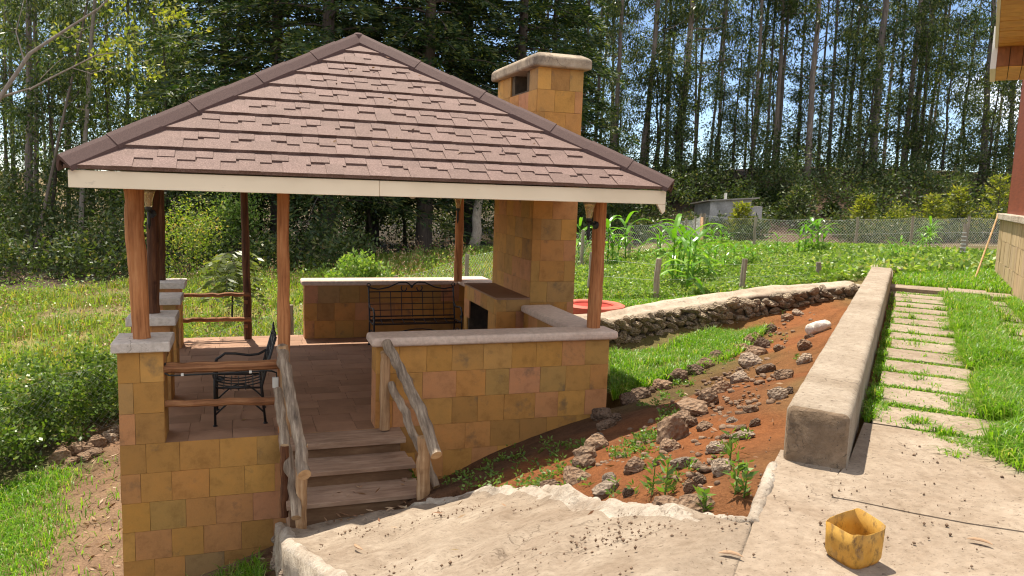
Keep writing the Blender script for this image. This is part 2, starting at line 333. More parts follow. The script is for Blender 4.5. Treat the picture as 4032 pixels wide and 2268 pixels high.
_ns = [(rng.normal(size=3), rng.uniform(0, 6.28), 2. ** -(i // 6)) for i in range(24)]
def fbm(P, sc=1.):
    P = np.asarray(P) * sc; o = np.zeros(P.shape[:-1])
    for k, ph, a in _ns: o += a * np.sin(P @ (k * 1.7 / a) + ph)
    return o / 6.

# ------------------------------------------------------------------ terrain
SY, CY = math.sin(YAW), math.cos(YAW)
def st(s, t): return (s * SY + t * CY, s * CY - t * SY)          # depth s along the view, t to the right
K0 = np.array([3.52, 3.71]); KE = np.array([.7176, .6966]); KN = np.array([.6966, -.7176])   # kerb line: near right foot, along, to the right
SLAB = .95
def ks(s, t): p = K0 + KE * s + KN * t; return (p[0], p[1])
CTRL = []
def cp(x, y, z): CTRL.append((x, y, z))
for px, py, z in [(100, 1300, -1.55), (0, 1449, -1.6), (250, 1400, -1.45), (150, 1180, -1.5), (0, 1250, -1.6), (200, 1130, -1.4), (0, 1080, -1.5), (280, 1095, -1.35), (600, 1449, -1.25),
                  (250, 960, -1.2), (100, 830, -1.25), (300, 820, -1.15), (500, 790, -.9), (100, 745, -1.), (300, 720, -.9), (700, 700, -.55), (825, 655, -.4), (1000, 690, -.1), (1190, 625, .1),
                  (1650, 755, .48), (1865, 738, .6), (2052, 718, .7), (1484, 745, .45), (1762, 612, .8), (1590, 652, .6), (1897, 626, .8), (2150, 626, .9), (2289, 621, 1.), (2430, 618, 1.05), (2576, 618, 1.1),
                  (1750, 680, .62), (2000, 670, .75), (2200, 660, .88), (1330, 640, .3)]:
    cp(*onZ(px, py, z))
for c in [(-1.2, 8.0, -1.55), (.25, 8.05, -1.2), (-.4, 8.05, -1.42), (-.4, 6.5, -1.4), (.2, 6.0, -1.1), (-1, 4, -1.2), (0.1, 3, -.9), tuple(onY(1111, 1207, 8.06)), tuple(onY(1200, 1160, 8.06)), tuple(onY(1290, 1122, 8.06)), tuple(onY(1400, 1082, 8.06)), tuple(onY(1520, 1040, 8.06)), (1.35, 7.9, -.6), (1.65, 6.6, -.2), (2.77, 6.54, .08), (4.17, 6.66, .45),
          (2.2, 5.4, .2), (2.6, 4.6, .55), (2.9, 3.8, .84), (3.5, 5.2, .62), (5.2, 8.3, .2), (5.0, 10., .05), (5.8, 11.2, .02), (7.0, 10.6, .15), (8.2, 11.75, .14), (7.2, 9.2, .38), (9.4, 11.2, .45), (10.9, 11.6, .66), (6.0, 7.6, .55),
          (5.6, 12.3, .42), (8.2, 12.75, .58), (11.0, 12.8, .8), (12.4, 13.6, .85), (6.2, 13.6, .45), (-1.5, 10, -1.4), (-1.6, 13.5, -1.25), (1.5, 15.2, -.7), (4.2, 14.8, -.2), (4.9, 13.4, .2), (4.7, 10.6, .15)]: cp(*c)
for s in (.5, 3, 6, 9, 11.5):
    for t, z in ((-.62, .84), (.1, .915), (1.2, .92), (2.6, .92)): cp(*ks(s, t), z - (.02 if t < 0 else 0))
for s, t, z in ((14.5, .8, .97), (16.5, 1.5, 1.), (13, -.3, .93), (15, 3, 1.), (19, 2.5, 1.05)): cp(*ks(s, t), z)
for c in [(0, 0, .9), (3, 0, .93), (8, 0, .93), (14, 4, .93), (20, 10, 1.), (-4, 0, -1.4), (-4, 4, -1.6), (-5, 9, -1.65), (-8, 14, -1.5), (-12, 5, -1.8), (30, 10, 1.1), (-10, -10, -1), (15, -10, .8)]: cp(*c)
for s, rows in ((34, ((-24, -.9), (-12, -.7), (-4, -.3), (2, .2), (7, .75), (12, .85), (18, 1.), (26, 1.1))), (39, ((-26, -.7), (-12, -.5), (-3, -.2), (3, .4), (8, 1.6), (14, 2.3), (20, 2.6), (30, 2.6))),
                (46, ((-30, -.4), (-14, -.2), (-3, 0), (3, .8), (9, 3.6), (15, 4.2), (22, 4.3), (32, 4.3))), (62, ((-40, 0), (-14, 0), (0, .4), (10, 3.8), (24, 4.6), (42, 4.6))), (95, ((-60, 0), (-10, .2), (20, 3), (60, 3.5)))):
    for t, z in rows: cp(*st(s, t), z)
CA = np.array(CTRL)
def _phi(P, Q): d2 = ((P[:, None, :] - Q[None, :, :]) ** 2).sum(-1); return np.sqrt(d2 + .08)
_A = np.zeros((len(CA) + 1,) * 2); _A[:-1, :-1] = _phi(CA[:, :2], CA[:, :2]) + np.eye(len(CA)) * -.02; _A[-1, :-1] = 1; _A[:-1, -1] = 1
_W = np.linalg.solve(_A, np.append(CA[:, 2], 0))
def H(x, y):
    x = np.atleast_1d(np.asarray(x, float)); y = np.atleast_1d(np.asarray(y, float)); P = np.stack([x.ravel(), y.ravel()], 1); o = np.empty(len(P))
    for i in range(0, len(P), 20000): o[i:i + 20000] = _phi(P[i:i + 20000], CA[:, :2]) @ _W[:-1] + _W[-1]
    far = np.hypot(P[:, 0] - 8, P[:, 1] - 25); o = np.where(far > 90, o * np.exp(-np.clip((far - 90) / 60, 0, 30)) + 1. * (1 - np.exp(-np.clip((far - 90) / 60, 0, 30))), o)
    return o.reshape(x.shape)
def h1(x, y): return float(H(x, y)[0])
_TS = np.geomspace(2.5, 90, 260)
def hit(px, py, lift=0.):
    """where the ray through a photo pixel meets the ground"""
    d = ray(px, py); P = EYEP + d * _TS[:, None]; g = P[:, 2] - H(P[:, 0], P[:, 1]) - lift
    i = int(np.argmax(g < 0)) if (g < 0).any() else len(_TS) - 1
    if i == 0: i = 1
    f = g[i - 1] / (g[i - 1] - g[i] + 1e-9); t = _TS[i - 1] + (_TS[i] - _TS[i - 1]) * min(max(f, 0), 1); p = EYEP + d * t
    return np.array([p[0], p[1], h1(p[0], p[1])]), t
# ramp plane
def ramp_z(x, y): return np.minimum(-.45 + .35 * ((x - .9) * .427 + (y - 6.9) * -.904), SLAB)
def ray_ramp(px, py):
    d = ray(px, py); n = np.array([-.35 * .427, .35 * .904, 1.]); c = -.45 + .35 * (-.9 * .427 + 6.9 * .904)
    t = (c - n @ EYEP) / (n @ d); return EYEP + d * t
RL = [ray_ramp(*q) for q in ((692, 1322), (700, 1360), (715, 1400), (790, 1449), (880, 1520), (960, 1620), (1010, 1760))]
RR = [ray_ramp(*q) for q in ((1062, 1274), (1190, 1250), (1300, 1242), (1450, 1262), (1600, 1290), (1750, 1306), (1892, 1318))] + [onZ(1868, 1390, SLAB), onZ(1842, 1460, SLAB), onZ(1800, 1600, SLAB)]

def build_ground():
    def graded(a0, a1, step, far0, far1):
        c = np.arange(a0, a1 + 1e-6, step); L = []; x = a0; d = step
        while x > far0: d *= 1.11; x -= d; L.append(x)
        R_ = []; x = a1; d = step
        while x < far1: d *= 1.11; x += d; R_.append(x)
        return np.array(L[::-1] + list(c) + R_)
    xs = graded(-5, 13, .11, -900, 900); ys = graded(2, 15, .11, -300, 1400)
    X, Y = np.meshgrid(xs, ys); Z = H(X, Y)
    near = np.exp(-((X - 5) ** 2 + (Y - 8) ** 2) / 400)
    Pn = np.stack([X, Y, X * 0], -1); Z += (fbm(Pn, 1.6) * .03 + fbm(Pn, 5.) * .014) * near
    Z += fbm(Pn, .12) * .5 * np.clip((np.hypot(X - 5, Y - 12) - 40) / 40, 0, 1)
    # keep the soil under the pavilion floor, the ramp, the slab and the kerb
    ins = (X > -1.15) & (X < 4.45) & (Y > 8.2) & (Y < 13.6); Z = np.where(ins, np.minimum(Z, -.35), Z)
    S = (X - K0[0]) * KE[0] + (Y - K0[1]) * KE[1]; T = (X - K0[0]) * KN[0] + (Y - K0[1]) * KN[1]
    Z = np.where((S > -.2) & (S < 12.2) & (T > -.5) & (T < .12), np.minimum(Z, .88), Z)
    poly = [(p[0], p[1]) for p in RL] + [(p[0], p[1]) for p in RR[::-1]]
    inr = np.zeros(X.shape, bool)
    for i in range(len(poly)):
        (x1, y1), (x2, y2) = poly[i], poly[i - 1]
        inr ^= ((y1 > Y) != (y2 > Y)) & (X < (x2 - x1) * (Y - y1) / (y2 - y1 + 1e-12) + x1)
    Z = np.where(inr, np.minimum(Z, ramp_z(X, Y) - .22), Z)
    slab = (S < 1.25) & (S > -7) & (T > -.75) & (T < 6); Z = np.where(slab & ~inr, np.minimum(Z, SLAB - .07), Z)
    Z = np.where((T > .1) & (T < 2.1) & (S >= 1.1) & (S < 11.6), np.minimum(Z, SLAB - .035), Z)
    n, m = X.shape; V = np.stack([X, Y, Z], -1).reshape(-1, 3); idx = np.arange(n * m).reshape(n, m)
    q = np.stack([idx[:-1, :-1], idx[:-1, 1:], idx[1:, 1:], idx[1:, :-1]], -1).reshape(-1, 4)
    me = mesh_np('ground', V, [q], 'ground_soil', smooth=True)
    # soil colour by place
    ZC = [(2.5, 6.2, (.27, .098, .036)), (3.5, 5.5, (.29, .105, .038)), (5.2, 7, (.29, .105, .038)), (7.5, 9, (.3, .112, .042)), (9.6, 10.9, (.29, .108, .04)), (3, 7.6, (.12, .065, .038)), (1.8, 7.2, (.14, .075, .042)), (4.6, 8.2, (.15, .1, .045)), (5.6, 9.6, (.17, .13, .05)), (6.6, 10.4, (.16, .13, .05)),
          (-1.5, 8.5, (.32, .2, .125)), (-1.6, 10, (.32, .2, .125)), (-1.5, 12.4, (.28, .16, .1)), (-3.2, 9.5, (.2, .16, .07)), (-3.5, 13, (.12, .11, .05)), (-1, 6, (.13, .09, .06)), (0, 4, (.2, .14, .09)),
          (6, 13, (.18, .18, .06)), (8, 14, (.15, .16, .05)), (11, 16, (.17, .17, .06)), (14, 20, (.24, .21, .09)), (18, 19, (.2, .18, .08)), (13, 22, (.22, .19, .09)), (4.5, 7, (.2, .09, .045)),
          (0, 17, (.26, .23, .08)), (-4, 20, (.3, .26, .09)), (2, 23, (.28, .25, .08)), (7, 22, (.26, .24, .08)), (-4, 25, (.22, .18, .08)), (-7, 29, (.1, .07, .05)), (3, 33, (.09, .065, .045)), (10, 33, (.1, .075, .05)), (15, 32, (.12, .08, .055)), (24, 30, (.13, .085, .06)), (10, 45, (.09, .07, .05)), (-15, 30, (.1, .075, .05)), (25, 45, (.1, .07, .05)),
          (6, 4.5, (.2, .16, .07)), (12, 10.5, (.2, .16, .07)), (17, 15, (.2, .15, .07))]
    ZP = np.array([z[:2] for z in ZC]); ZV = np.array([z[2] for z in ZC]); C = np.empty((len(V), 4), np.float32); C[:, 3] = 1
    jit = np.stack([fbm(V * [1, 1, 0], .9), fbm(V * [1, 1, 0] + 7, .9)], 1) * .9
    for i in range(0, len(V), 20000):
        d2 = ((V[i:i + 20000, None, :2] + jit[i:i + 20000, None] - ZP[None]) ** 2).sum(-1); wgt = 1 / (d2 + .05) ** 2; C[i:i + 20000, :3] = (wgt @ ZV) / wgt.sum(1)[:, None]
    at = me.color_attributes.new('soil', 'FLOAT_COLOR', 'POINT'); at.data.foreach_set('color', C.ravel())
    tag(link('ground', me), kind='structure')
build_ground()

def resample(pts, n):
    pts = np.asarray(pts); d = np.concatenate([[0], np.cumsum(np.linalg.norm(np.diff(pts, axis=0), axis=1))]); u = np.linspace(0, d[-1], n)
    return np.stack([np.interp(u, d, pts[:, i]) for i in range(3)], 1)

def rock_mesh(seed, mat, rough=.26, sub=3):
    r = np.random.default_rng(seed)
    import bmesh
    bm = bmesh.new(); bmesh.ops.create_icosphere(bm, subdivisions=sub, radius=.5); V = np.array([v.co[:] for v in bm.verts])
    off = r.uniform(-20, 20, 3); N = V / .5
    k = 1 + rough * fbm(N + off, .8) + rough * .55 * fbm(N + off, 2.2) + rough * .3 * fbm(N - off, 5.)
    for _ in range(5):                     # chop flat facets
        d = r.normal(size=3); d /= np.linalg.norm(d); h = r.uniform(.28, .42); dd = (V * k[:, None]) @ d; k = np.where(dd > h, k * (1 - .8 * (dd - h) / np.maximum(dd, 1e-6)), k)
    V = V * k[:, None]
    for v, c in zip(bm.verts, V): v.co = c
    me = bpy.data.meshes.new('rock'); bm.to_mesh(me); bm.free(); me.materials.append(M[mat])
    return me

def build_ramp():
    nu, nv = 110, 90
    L = resample(RL, nu); R_ = resample(RR, nu); v = np.linspace(0, 1, nv)[None, :, None]
    # cross lines that start square to the steps
    P = L[:, None] * (1 - v) + R_[:, None] * v
    P[..., 2] = ramp_z(P[..., 0], P[..., 1])
    e = np.minimum(v[..., 0], 1 - v[..., 0])
    Pf = P * [1, 1, 0]
    lip = np.exp(-((v[..., 0] - .96) / .04) ** 2) * (.08 + .09 * fbm(Pf, 1.7) + .04 * fbm(Pf, 4.)) + np.exp(-((v[..., 0] - .03) / .035) ** 2) * (.045 + .06 * fbm(Pf, 2.2))
    flat = np.clip((SLAB - .03 - P[..., 2]) / .25, 0, 1)
    wob = fbm(Pf, 1.1) * .04 + fbm(Pf, 4.) * .015 + fbm(Pf, 9.) * .008
    saw = ((P[..., 0] * .9 - P[..., 1] * .75 + fbm(Pf, .8) * .32 + fbm(Pf, 2.5) * .08) / .55) % 1.; ridge = np.where(saw < .8, saw / .8, (1 - saw) / .2) * .042   # rough screeded treads
    foot = np.clip(np.linspace(0, 1, nu)[:, None] / .12, 0, 1)
    P[..., 2] += (wob + ridge * np.clip(e / .08, 0, 1) * foot) * (.25 + .75 * flat) + lip * flat * np.clip(foot, .35, 1) + .004
    V = P.reshape(-1, 3); idx = np.arange(nu * nv).reshape(nu, nv)
    q = np.stack([idx[:-1, :-1], idx[:-1, 1:], idx[1:, 1:], idx[1:, :-1]], -1).reshape(-1, 4); q = q[:, ::-1]
    mi = np.zeros(len(q), int); c = (np.arange(nv - 1) + .5) / (nv - 1); PC = P[:-1, :-1]; wv = fbm(PC * [1, 1, 0], 2.4) * .035; edge = (((c[None] + wv) > .925) & (PC[..., 2] < SLAB - .06)) | ((c[None] + wv * .6) < .05); mi[edge.ravel()] = 1
    # skirts on the left side and at the foot
    ring = np.concatenate([idx[::-1, 0], idx[0, 1:], idx[1:, -1]]); top = V[ring]; nd = 12; SV = []; 
    for j in range(1, nd + 1):
        s = top.copy(); s[:, 2] -= j / nd * 1.5; jj = fbm(s, 3.2) * .035 + fbm(s, 8) * .02
        s[:, 0] += jj; s[:, 1] += jj * .5; SV.append(s)
    off = len(V); k = len(ring); V = np.concatenate([V] + SV); sk = [ring] + [off + np.arange(k) + j * k for j in range(nd)]
    Q = []
    for j in range(nd): Q.append(np.stack([sk[j][:-1], sk[j][1:], sk[j + 1][1:], sk[j + 1][:-1]], 1))
    Q = np.concatenate(Q); allq = np.concatenate([q, Q]); mi = np.concatenate([mi, np.full(len(Q), 2)])
    o = link('ramp', mesh_np('ramp', V, [allq], ['ramp_concrete', 'white_plaster', 'wall_mortar'], mi, True)); tag(o, kind='structure')
    protos = [rock_mesh(900 + i, 'grey_rock', .3, 2) for i in range(4)]
    for i in range(26):
        a = L[int(random.uniform(.0, .8) * (nu - 1))]; dz = random.uniform(.12, .75); s = random.uniform(.12, .22)
        b = link('stone', protos[i % 4], o); b.location = (a[0] + .02, a[1], a[2] - dz); b.scale = (s * .8, s * 1.2, s * .8); b.rotation_euler = (random.uniform(-.4, .4), random.uniform(-.4, .4), random.uniform(0, 6))
    def lump(pts, r, seed, n=70):
        P_ = resample(pts, n); rg = np.random.default_rng(seed); m = MB(); rad = r * (1 + .45 * fbm(P_, 3.)); rad[0] *= .2; rad[-1] *= .2; m.tube(P_, rad, 14); V_ = np.array(m.V); V_ += (fbm(V_, 3.) * .03 + fbm(V_, 9.) * .022 + fbm(V_, 22.) * .014)[:, None] * np.array([1, .7, .7]); m.V = [tuple(v_) for v_ in V_]; m.build('plaster_lip', 'white_plaster', o, True)
    lump([p_ + np.array([.02, .02, -.01]) for p_ in RR[:7]], .045, 1, 190)
    lump([onZ(1893, 1322, SLAB - .02), onZ(1905, 1285, SLAB - .02), onZ(1922, 1240, SLAB - .02), onZ(1935, 1205, SLAB - .02), onZ(1948, 1165, SLAB - .03)], .042, 2, 50)
build_ramp()

def prism(poly, z0, z1):
    n = len(poly); V = [(x, y, z0) for x, y in poly] + [(x, y, z1) for x, y in poly]
    F = [tuple(range(n))[::-1], tuple(range(n, 2 * n))] + [(i, (i + 1) % n, n + (i + 1) % n, n + i) for i in range(n)]
    return V, F
SLABS = []
def build_path():
    e = bpy.data.objects.new('path', None); COL.objects.link(e); tag(e, kind='structure')
    # poured slabs at the near end, split by the joints that the photograph shows
    b = [tuple(p[:2]) for p in (RR[6], RR[7], RR[8], RR[9])]
    J = [tuple(onZ(px, py, SLAB)[:2]) for px, py in ((2100, 1205), (2092, 1252), (2151, 1262), (2294, 1292), (2432, 1318), (2576, 1340))]; far_ = (J[5][0] + 1.2, J[5][1] - .75)
    A = [b[0], tuple(onZ(1935, 1205, SLAB)[:2]), ks(-.1, -.42), ks(.2, -.42), ks(.2, -.02), J[0], J[1], J[2], J[3], J[4], J[5], far_, ks(-6, 2.4), ks(-6, .2), ks(-4, -1), b[3], b[2], b[1]]
    V, F = prism(A, .6, SLAB); MB().add(V, F).build('paving_slab', 'slab_concrete', e)
    g = .003; B = [(x + g * .7, y + g) for x, y in J[:1] + J[1:]] + [(far_[0], far_[1] + g), ks(-1., 6), ks(1.2, 6), ks(1.2, .04), ks(.15, .0)]
    V, F = prism(B, .6, SLAB + .006); MB().add(V, F).build('paving_slab', 'slab_concrete', e)
    # stepping slabs beside the kerb and beside the house
    s = 1.26; i = 0
    while s < 10.6:
        L = random.uniform(.53, .64) if i else .60
        for t0, t1 in ((.1 + random.uniform(-.03, .05), .98 + random.uniform(-.08, .1)), (1.42 + random.uniform(-.06, .06), 1.98 + random.uniform(-.02, .0))):
            if t0 > 1 and s < 1.6: continue
            P = [ks(s, t0), ks(s + L, t0 + random.uniform(-.02, .02)), ks(s + L + random.uniform(-.04, .04), t1 + random.uniform(-.08, .05)), ks(s + random.uniform(-.03, .03), t1)]
            SLABS.append((s, s + L, t0, t1)); z = SLAB + random.uniform(-.008, .008); V, F = prism(P, .7, z); MB().add(V, F).build('paving_slab', 'slab_concrete', e)
        s += L + random.uniform(.07, .12); i += 1
    # slab row across the far end
    for t0, t1, z in ((.0, .95, SLAB + .05), (.98, 1.6, SLAB + .06), (1.62, 2.0, SLAB + .03)):
        P = [ks(11.2, t0), ks(11.9, t0), ks(11.9, t1), ks(11.2, t1)]; V, F = prism(P, .6, z); MB().add(V, F).build('paving_slab', 'slab_concrete', e)
        P = [ks(10.8, t0), ks(11.18, t0), ks(11.18, t1), ks(10.8, t1)]; V, F = prism(P, .6, z - .07); MB().add(V, F).build('paving_slab', 'slab_concrete', e)
build_path()

def build_kerb():
    L, W_, Hh = 11.9, .385, .36; ns, prof = 260, []
    r = .045                                   # rounded section, left to right over the top
    sec = [(-W_, -.25), (-W_, Hh - r)] + [(-W_ + r - r * math.cos(a), Hh - r + r * math.sin(a)) for a in np.linspace(.2, 1.57, 4)] + [(-W_ + W_ * f, Hh) for f in np.linspace(.2, .8, 9)] + \
          [(-r + r * math.sin(a), Hh - r + r * math.cos(a)) for a in np.linspace(0, 1.37, 4)] + [(0, Hh - r), (0, Hh * .5), (0, .05), (0, -.25)]
    k = len(sec); V = []
    sv = np.concatenate([[0, .012, .03, .06], np.linspace(.12, L, ns)])
    for i, s in enumerate(sv):
        inset = .03 * (1 - min(s / .06, 1)) ** 2
        for (t, z) in sec:
            f = 1 - inset / .2; tt = -W_ / 2 + (t + W_ / 2) * f; zz = z if z < 0 else z * (1 - inset * .7 / Hh)
            p = ks(s, tt); V.append((p[0], p[1], SLAB + zz))
    V = np.array(V); V += fbm(V, 3.)[:, None] * .008 * np.array([1, 1, 1.2]) + fbm(V, 12.)[:, None] * .006
    n = len(sv); idx = np.arange(n * k).reshape(n, k); q = np.stack([idx[:-1, :-1], idx[:-1, 1:], idx[1:, 1:], idx[1:, :-1]], -1).reshape(-1, 4)
    capN = idx[0][::-1][None]; capF = idx[-1][None]
    # near end face finely divided so that its plaster is rough
    o = link('low_wall', mesh_np('low_wall', V, [q[:, ::-1], capN[:, ::-1], capF[:, ::-1]], ['kerb_concrete', 'kerb_end_shade'], [1] * (2 * (k - 1)) + [0] * (len(q) - 2 * (k - 1)) + [1, 0], smooth=False))
    tag(o, 'long low plastered kerb wall with rounded edges beside the slab path', 'low wall')
    # the lower block that carries on past its far end
    a = [ks(11.92, -.36), ks(14.6, -.5), ks(15.2, .1), ks(14.9, .35), ks(13.6, .0), ks(11.92, .02)]
    V, F = prism(a, .6, SLAB + .2); o = bevel(MB().add(V, F).build('low_wall', 'kerb_concrete'), .04)
    tag(o, 'short lower wall block curving on from the far end of the kerb wall', 'low wall')
build_kerb()

# ------------------------------------------------------------------ pavilion
GZ = thing('pavilion', (1.43, 10.5, 0), 'open stone pavilion with brown shingled hip roof and outdoor fireplace', 'pavilion')
YF, X1, X2, X3, YB = 8.126, -.775, 1.302, 4.04, 13.18
TW = .30
def tiles(parent, o, u, n, width, z0, courses, mat='stone_tile', hh=TW, wr=(.28, .38), skip=None, th=.022, zt=None, seed=0):
    """courses of stone tiles on a face: o = corner at z0, u = unit along, n = unit outward"""
    r = random.Random(seed); o = np.array(o, float); u = np.array(u, float); n = np.array(n, float)
    for c in range(courses):
        zb = z0 + c * hh; h = hh if zt is None else min(hh, zt - zb)
        if h < .04: break
        a = 0.; first = True
        while a < width - .01:
            wd = r.uniform(*wr) * (r.uniform(.35, .8) if first else 1); first = False
            if width - a - wd < .1: wd = width - a
            if not (skip and skip(a + wd / 2, zb + h / 2)):
                p = r.uniform(0, .006); g = .003
                block('stone_tile', mat, o + u * (a + g / 2) + n * p + np.array([0, 0, zb + g / 2 - o[2]]), u * (wd - g), np.array([0, 0, h - g]), n * th, parent)
            a += wd
def coping(parent, x0, y0, x1, y1, z0, z1, mat='coping_paint', bv=.035, label=None):
    o = bevel(MB().box((x0, y0, z0), (x1, y1, z1)).build('coping', mat, parent), bv, 3); return o
def wall_part(name, boxes, mat='mortar'):
    m = MB()
    for a, b in boxes: m.box(a, b)
    return m.build(name, mat, GZ)
T_ = .024
# foundation and floor
fnd = wall_part('foundation', [((-1.16, YF + T_, -2.2), (X3 - T_, 13.55, -.06))])
tiles(fnd, (-1.18, YF + T_, -1.8), (1, 0, 0), (0, -1, 0), 2.48, -1.8, 6, seed=1)
tiles(fnd, (X2, YF + T_, -.9), (1, 0, 0), (0, -1, 0), X3 - X2, -.9, 3, seed=2)
tiles(fnd, (-1.16, YF + .03, -1.8), (0, 1, 0), (-1, 0, 0), 5.3, -1.8, 6, seed=3, wr=(.5, .7))
flo = MB().box((-1.15, YF + T_, -.06), (X3 - .03, 13.56, -.022)).build('floor', 'mortar', GZ)
y = YF + .012; r_ = random.Random(4)
while y < 13.5:
    d = .31 if y < 13.1 else 13.56 - y; x = -1.16 - (.0)
    off = r_.uniform(.1, .4); xs_ = [x]
    xx = x + off
    while xx < X3 - .1: xs_.append(xx); xx += .42
    xs_.append(X3 - .02)
    for a, b in zip(xs_[:-1], xs_[1:]): block('floor_tile', 'floor_tile', (a + .002, y + .002, -.024), (b - a - .004, 0, 0), (0, d - .004, 0), (0, 0, .024 + r_.uniform(-.0015, .0015)), flo)
    y += d
# front wall
def seat_wall(x0, y0, x1, y1, seed, faces, zb=0., name='seat_wall', zt=.9):
    o = wall_part(name, [((x0 + T_, y0 + T_, zb - .05), (x1 - T_, y1 - T_, zt))])
    n = max(1, int(math.ceil((zt - zb) / TW - .01)))
    for f in faces:
        if f == 'f': tiles(o, (x0, y0 + T_, zb), (1, 0, 0), (0, -1, 0), x1 - x0, zb, n, seed=seed, zt=zt)
        if f == 'l': tiles(o, (x0 + T_, y1, zb), (0, -1, 0), (-1, 0, 0), y1 - y0 - T_, zb, n, seed=seed + 1, zt=zt)
        if f == 'r': tiles(o, (x1 - T_, y0 + T_, zb), (0, 1, 0), (1, 0, 0), y1 - y0 - T_, zb, n, seed=seed + 2, zt=zt)
        if f == 'b': tiles(o, (x0, y1 - T_, zb), (1, 0, 0), (0, 1, 0), x1 - x0, zb, n, seed=seed + 3, zt=zt)
    return o
fw = seat_wall(X2, YF, X3, 8.42, 10, 'flb')
tiles(fw, (X3 - T_, YF + T_, -.6), (0, 1, 0), (1, 0, 0), .27, -.6, 5, seed=16, zt=.9)
coping(fw, X2 - .06, YF - .065, X3 + .09, 8.47, .9, 1.0)
rw = seat_wall(3.70, 8.421, 4.035, 10.18, 20, 'lr')
coping(rw, 3.64, 8.472, 4.1, 10.16, .9, 1.0)
bw = seat_wall(.913, YB, 3.70, 13.46, 30, 'flb'); coping(bw, .86, YB - .06, 3.52, 13.52, .9, .99)
cw = seat_wall(3.702, 12.0, 4.035, 13.46, 40, 'lr', name='corner_wall'); coping(cw, 3.525, 11.99, 4.1, 13.53, .905, 1.005)
tiles(fnd, (X3 - T_, 8.4, -.9), (0, 1, 0), (1, 0, 0), 5.1, -.9, 3, seed=5, wr=(.5, .7))
# piers of the left side, each with a cap
PIERS = []
for i, yy in enumerate((YF, 9.56, 11.12, 12.72)):
    dx = -.065 * i if i else 0
    xa, xb = -1.18 + dx * .9, X1 + dx * .9
    p = wall_part('pier', [((xa + T_, yy + T_, -.05), (xb - T_, yy + .42 - T_, .93))])
    for f, o_, u_, n_ in (('f', (xa, yy + T_, 0), (1, 0, 0), (0, -1, 0)), ('r', (xb - T_, yy + T_, 0), (0, 1, 0), (1, 0, 0)), ('l', (xa + T_, yy + .42, 0), (0, -1, 0), (-1, 0, 0))):
        tiles(p, o_, u_, n_, xb - xa if f == 'f' else .42 - T_, 0, 4, hh=.31, zt=.93, wr=(.26, .34), seed=50 + i * 3)
    cap = bevel(MB().box((xa - .045, yy - .07, .93), (xb + .07, yy + .47, 1.03)).build('pier_cap', 'pier_cap', p), .012)
    PIERS.append((xa, xb, yy))
# chimney with a smoke opening near its top
CX, CYY, CW, CD = 3.79, 10.187, .67, 1.79
ch = wall_part('chimney', [((CX + T_, CYY + T_, -.6), (CX + CW - T_, CYY + CD - T_, 4.0)), ((CX + T_, CYY + T_, 4.0), (CX + CW - T_, 10.7, 4.27)), ((CX + T_, 11.23, 4.0), (CX + CW - T_, CYY + CD - T_, 4.27)), ((CX + CW - .1, 10.7, 4.0), (CX + CW - T_, 11.23, 4.27))])
MB().box((CX + .45, 10.70, 4.001), (CX + .56, 11.23, 4.269)).build('smoke_opening', 'soot', ch)
cc = dict(hh=.295, wr=(.3, .42))
tiles(ch, (CX, CYY + T_, -.3), (1, 0, 0), (0, -1, 0), CW, -.45, 16, zt=4.27, seed=70, hh=.295, wr=(.26, .38))
tiles(ch, (CX + T_, CYY + CD, -.3), (0, -1, 0), (-1, 0, 0), CD - T_, -.45, 16, zt=4.27, seed=71, hh=.295, wr=(.32, .45), skip=lambda a, z: z > 3.99 and 10.68 < CYY + CD - a < 11.25)
tiles(ch, (CX + CW - T_, CYY + T_, -.3), (0, 1, 0), (1, 0, 0), CD - T_, -.45, 8, zt=4.27, seed=72, hh=.6, wr=(.5, .7))
m = MB(); x0, x1, y0, y1 = CX - .1, CX + CW + .09, CYY - .09, CYY + CD + .09
m.add([(x0, y0, 4.27), (x1, y0, 4.27), (x1, y1, 4.27), (x0, y1, 4.27), (x0, y0, 4.41), (x1, y0, 4.41), (x1, y1, 4.41), (x0, y1, 4.41), (x0 + .1, y0 + .12, 4.47), (x1 - .1, y0 + .12, 4.47), (x1 - .1, y1 - .12, 4.47), (x0 + .1, y1 - .12, 4.47)],
      [(3, 2, 1, 0), (0, 1, 5, 4), (1, 2, 6, 5), (2, 3, 7, 6), (3, 0, 4, 7), (4, 5, 9, 8), (5, 6, 10, 9), (6, 7, 11, 10), (7, 4, 8, 11), (8, 9, 10, 11)])
bevel(m.build('chimney_cap', 'chimney_cap', ch), .03, 3)
# fireplace in front of the chimney
HX, HZ = 3.30, 1.07
fp = wall_part('fireplace', [((HX + T_, CYY + T_, 0), (CX + .02, 10.42, HZ)), ((HX + T_, 11.66, 0), (CX + .02, CYY + CD - T_ - .1, HZ)), ((HX + T_, 10.42, .85), (CX + .02, 11.66, HZ)), ((CX - .03, 10.42, 0), (CX + .021, 11.66, .85))])
tiles(fp, (HX, CYY + T_, 0), (1, 0, 0), (0, -1, 0), CX - HX - .002, 0, 4, zt=HZ, seed=80)
tiles(fp, (HX + T_, CYY + CD - .1, 0), (0, -1, 0), (-1, 0, 0), CD - .1 - T_, 0, 4, zt=HZ, seed=81, hh=.285, skip=lambda a, z: z < .85 and 10.42 < CYY + CD - .1 - a < 11.66)
MB().box((CX - .05, 10.43, .001), (CX - .032, 11.65, .849)).build('fireback', 'hearth_soot', fp)
MB().box((HX + .03, 10.4205, .0005), (CX - .03, 11.6595, .03)).build('hearth', 'hearth_soot', fp)
MB().box((HX - .012, CYY - .012, HZ), (CX - .001, CYY + CD - .1, HZ + .022)).build('mantel', 'floor_tile', fp)

